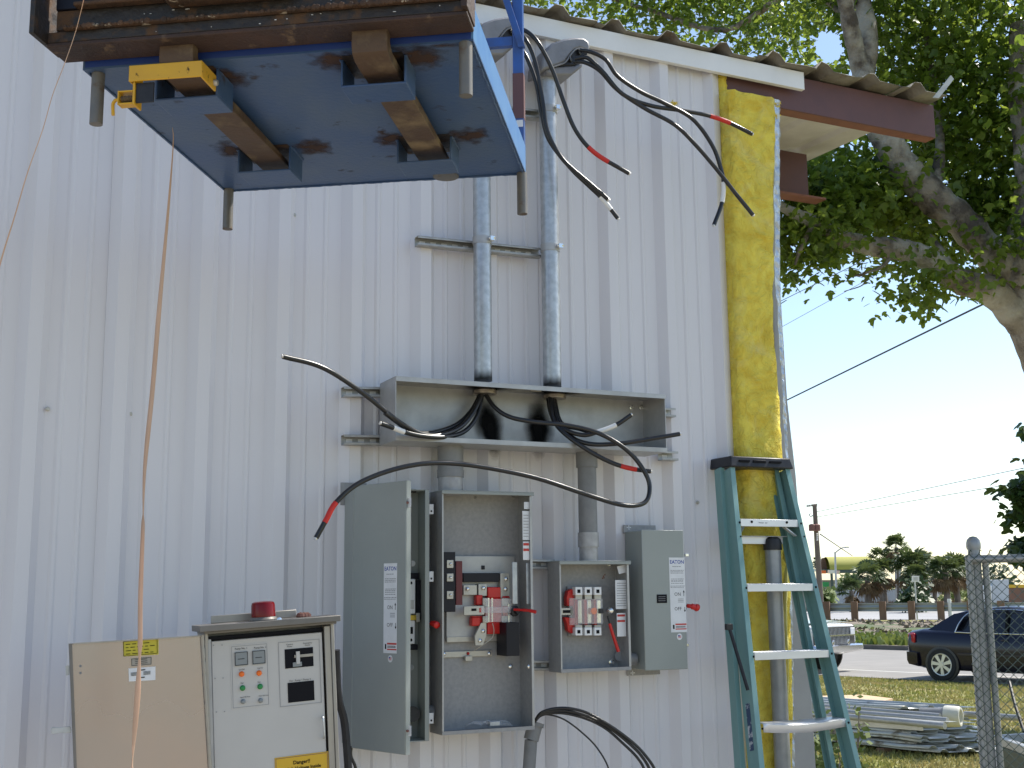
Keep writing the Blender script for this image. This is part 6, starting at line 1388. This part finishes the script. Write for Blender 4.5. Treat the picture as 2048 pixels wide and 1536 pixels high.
blobtree(1650,1195,75,.62,'rounded green shrub beside the utility pole base',m_weed)
blobtree(1822,1197,74,.75,'dark bluish shrub leaning left of the road sign')
blobtree(1835,1188,75,.7,'dark shrub rising right behind the road sign', zs=1.6)
blobtree(1745,1180,105,1.6,'green thicket behind the broad fan palm',m_weed,200,.3)
blobtree(1790,1178,105,1.7,'green thicket behind the tallest palm',m_leafd,240,.3)
blobtree(1850,1175,108,1.6,'green thicket behind the boat shelter',m_leafd,200,.3)
blobtree(1700,1168,110,1.2,'bright green thicket below the signs at left',m_weed,400,.4)
blobtree(1905,1180,100,2.0,'green thicket behind the paired palms',m_weed,500,.4)
blobtree(1640,1128,160,1.2,'tiny far tree left of the utility pole')
blobtree(1975,1165,110,2.6,'dense far tree seen through the chain link mesh',m_leafd,600,.5)
# tall brown grass strip in front of board fence
mb = MB(); rgg = random.Random(77)
for i in range(2600):
    u = rgg.uniform(1690, 1960); p = PD(u, 1208, rgg.uniform(88, 96)); p.z = .1; h = rgg.uniform(.25,.7); mb.add([p-RT*.03, p+RT*.03, p+EZ*h+RT*rgg.uniform(-.15,.15)], [(0,1,2)])
mb.build('tall_dry_grass', m_palmd, kind='stuff', label='tall dry brown grass strip in front of the pale board fence', cat='grass', smooth=0)
# pale board fence
PF = thing('board_fence', PD(1740, 1200, 98), 'pale grey board fence behind the palm trunks', 'fence')
for i in range(64):
    u = 1660 + i*4.1
    if u > 1830 and u < 2010: continue
    p = PD(u, 1208, 98); q = PD(u, 1180+random.uniform(-1,1), 98); w_ = 3.7/F*98; MB().obox(Vector((p.x,p.y,.0)), RT*w_, FW*.05*Vector((1,1,0)).length*0 + Vector((FW.x,FW.y,0))*.05, EZ*(q.z)).build('board', m_fencew, PF)
# boat on stand with white T top
BO = thing('motor_boat', PD(1860, 1198, 95), 'white motor boat with flat canopy top parked among the palms', 'boat')
def bpt(u, v, d=95): return PD(u, v, d)
dv = Vector((FW.x, FW.y, 0))
MB().prism([bpt(1836,1186), bpt(1880,1183), bpt(1884,1186), bpt(1876,1195), bpt(1840,1196)], dv*1.9).build('hull', m_cwhite, BO, bevel=.05)
MB().prism([bpt(1836,1165.5), bpt(1866,1164.5), bpt(1866,1168), bpt(1836,1168)], dv*1.6).build('canopy', m_cwhite, BO)
for u in (1840, 1852, 1861): MB().cyl(bpt(u,1168)+dv*.3, bpt(u,1186)+dv*.3, .03, n=6).build('canopy_post', m_steelp, BO)
MB().prism([bpt(1850,1176), bpt(1858,1176), bpt(1859,1186), bpt(1849,1186)], dv*.8).build('console', m_cwhite, BO)
for u in (1844, 1870): MB().cyl(bpt(u,1195)+dv*.5, Vector((bpt(u,1195).x, bpt(u,1195).y, .0))+dv*.5, .05, n=6).build('trailer_stand', m_steelp, BO)
# small white post/sign
rs = PD(1833, 1212, 58); RSN = thing('road_sign', Vector((rs.x, rs.y, .2)), 'small white rectangular road sign on a thin post behind the guardrail', 'sign')
MB().cyl(Vector((rs.x, rs.y, .2)), PD(1829, 1155, 58), .035, n=8).build('sign_post', m_steelp, RSN)
o = PD(1823.5, 1152, 57.9); sx_ = RT*(14.5/F*57.9); sy_ = -UP*(11.5/F*57.9); MB().obox(o, sx_, sy_, -FW*.03).build('sign_panel', m_trim, RSN)
mb = MB()
for f in (.25,.45,.65): mb.obox(o+sx_*.2+sy_*f-FW*.032, sx_*.6, sy_*.07, -FW*.004)
mb.build('sign_print', m_inkg, RSN)
mp_ = PD(1899, 1203, 56); MB().cyl(Vector((mp_.x,mp_.y,.15)), PD(1898,1198,56)+EZ*.0, .09, n=8).build('marker_post', m_trim, label='short white marker post above the guardrail', cat='post')
# utility pole
pb_ = PD(1646, 1290, 62); pb_.z = .1; pt_ = PD(1629, 1009, 62)
UPL = thing('utility_pole', pb_, 'leaning wooden utility pole with two transformers', 'utility pole')
MB().cyl(pb_, pt_, .17, .11, n=10).build('pole', m_pole, UPL)
MB().obox(PD(1614,1014,62), PD(1635,1011,62)-PD(1614,1014,62), EZ*.10, dv*.1).build('crossarm', m_pole, UPL)
for u in (1616, 1621, 1633): MB().cyl(PD(u,1013,62), PD(u,1009,62), .05, n=6).build('insulator', m_trim, UPL)
MB().tube([PD(1621,1027,62), PD(1618,1030,62), PD(1621,1033,62), PD(1628,1030,62)], .03, 5).build('bracket', m_steelp, UPL)
for u in (1624.5, 1634.5): MB().rev(PD(u, 1062, 61.8), (0,0,1), [(.14,0),(.17,.02),(.17,.30),(.14,.33),(.05,.36)], 12).build('transformer', m_tx, UPL)
for v in (1068,1072,1076,1080): MB().cyl(PD(1633,v,61.9), PD(1636,v,61.9), .04, n=6).build('insulator', m_trim, UPL)
lp0 = PD(1671, 1166, 95); lp0.z = .1; SLP = thing('street_lamp', lp0, 'tall grey street lamp with curved arm near the olive roof', 'street lamp')
MB().cyl(lp0, PD(1670, 1104, 95), .10, .07, n=8).build('pole', m_steelp, SLP); MB().tube(spl([PD(1670,1106,95), PD(1676,1101,95), PD(1684,1096,95), PD(1692,1095,95)]), .05, 6).build('arm', m_steelp, SLP); MB().obox(PD(1690,1095.5,95), RT*.32, EZ*.09, dv*.2).build('lamp_head', m_steelp, SLP)
for i, (u, d) in enumerate(((1791.5, 90), (1800,91))): 
    p = PD(u, 1205, d); MB().cyl(Vector((p.x,p.y,.1)), PD(u-.5, 1115 if i == 0 else 1122, d), .07, n=7).build('white_pole', m_steelp, label=('taller white pole','shorter white pole')[i]+' standing beside the tallest palm', cat='pole')
# building with barrel roof
D_ = 125; BB = thing('barrel_roof_building', PD(1690, 1160, D_)*1, 'distant building with olive yellow barrel roof left of the palms', 'building')
rows = []
for f in range(9):
    a_ = math.pi*f/16*1.0; dz = math.sin(math.pi*f/16)*1.15; dy = -math.cos(math.pi*f/16)*1.6
    rows.append([PD(1652,1140,D_) + RT*0 + dv*dy*1.0 + EZ*dz*1.15, PD(1740,1139,D_) + dv*dy + EZ*dz*1.15])
for f in range(9):
    dz = math.cos(math.pi*f/16)*1.15; dy = math.sin(math.pi*f/16)*1.6
    rows.append([PD(1652,1140,D_) + dv*dy + EZ*dz*1.15, PD(1740,1139,D_) + dv*dy + EZ*dz*1.15])
MB().sheet(rows).build('barrel_roof', m_barrel, BB, smooth=60)
mb = MB(); n_ = 16; c = PD(1648,1140,D_); fan = [c + RT*1.0*math.cos(math.pi*k/n_)*.33 + EZ*1.25*math.sin(math.pi*k/n_) for k in range(n_+1)]; mb.prism(fan, dv*1.2+RT*.2); mb.build('gable_end', m_brick, BB)
MB().obox(PD(1641,1146,D_)-dv*1.6, RT*(100/F*D_), dv*3.4, EZ*.33).build('eave_beam', m_bteal, BB)
for u in (1656, 1690): MB().cyl(PD(u,1146,D_)-dv*1.4, Vector((PD(u,1146,D_).x, PD(u,1146,D_).y, .1))-dv*1.4, .13, n=8).build('column', m_bteal, BB)
MB().obox(Vector((PD(1641,1170,D_).x, PD(1641,1170,D_).y, .1))+dv*1.7, RT*(90/F*D_), dv*.2, EZ*2.4).build('wall', m_hwy, BB)
for (u0, v0, u1, v1, m_, lb_, d) in ((1643,1141,1652,1147,m_orange,'orange sign panel under the olive roof',118),(1657,1140,1670,1147,m_trim,'white sign panel under the olive roof',118),(1673,1141,1680,1148,m_pinkw,'pinkish sign panel under the olive roof',118),(1645,1164,1658,1174,m_gaw,'green awning low beside the utility pole',110),(1629,1138,1638,1143,m_trim,'white roof edge left of the utility pole',130)):
    a = PD(u0, v1, d); MB().obox(a, RT*((u1-u0)/F*d), UP*((v1-v0)/F*d), dv*.3).build('sign_panel' if 'sign' in lb_ else 'awning', m_, label=lb_, cat='sign' if 'sign' in lb_ else 'awning')
# vans and sheds seen through the mesh
VT = thing('box_truck', PD(2005,1215,70), 'pale box truck seen through the chain link mesh', 'truck')
MB().prism([PD(1985,1160,70), PD(2018,1159,70), PD(2018,1206,70), PD(1985,1206,70)], dv*3).build('cargo_box', m_fencew, VT, bevel=.03); MB().prism([PD(1967,1172,70), PD(1984.6,1170,70), PD(1984.6,1207,70), PD(1965,1207,70), PD(1965,1182,70)], dv*1.9).build('cab', m_cwhite, VT, bevel=.05)
MB().prism([PD(1968,1175,69.9), PD(1980,1174,69.9), PD(1980,1184,69.9), PD(1967,1184,69.9)], dv*-.02).build('window', m_glass, VT)
for u in (1974, 2010): p = PD(u, 1210, 70); MB().rev(Vector((p.x,p.y,.45))-dv*.1, dv, [(.42,0),(.42,.3)], 14).build('wheel', m_tyre, VT)
SH = thing('brown_shed', PD(2040,1210,72), 'brown shed with orange roof edge right of the box truck', 'shed')
a = PD(2020,1208,72); a.z = .1; MB().obox(a, RT*2.4, dv*3, EZ*1.5).build('wall', m_brick, SH); MB().obox(a+EZ*1.501-RT*.1-dv*.1, RT*2.6, dv*3.2, EZ*.18).build('roof_edge', m_yel2, SH)
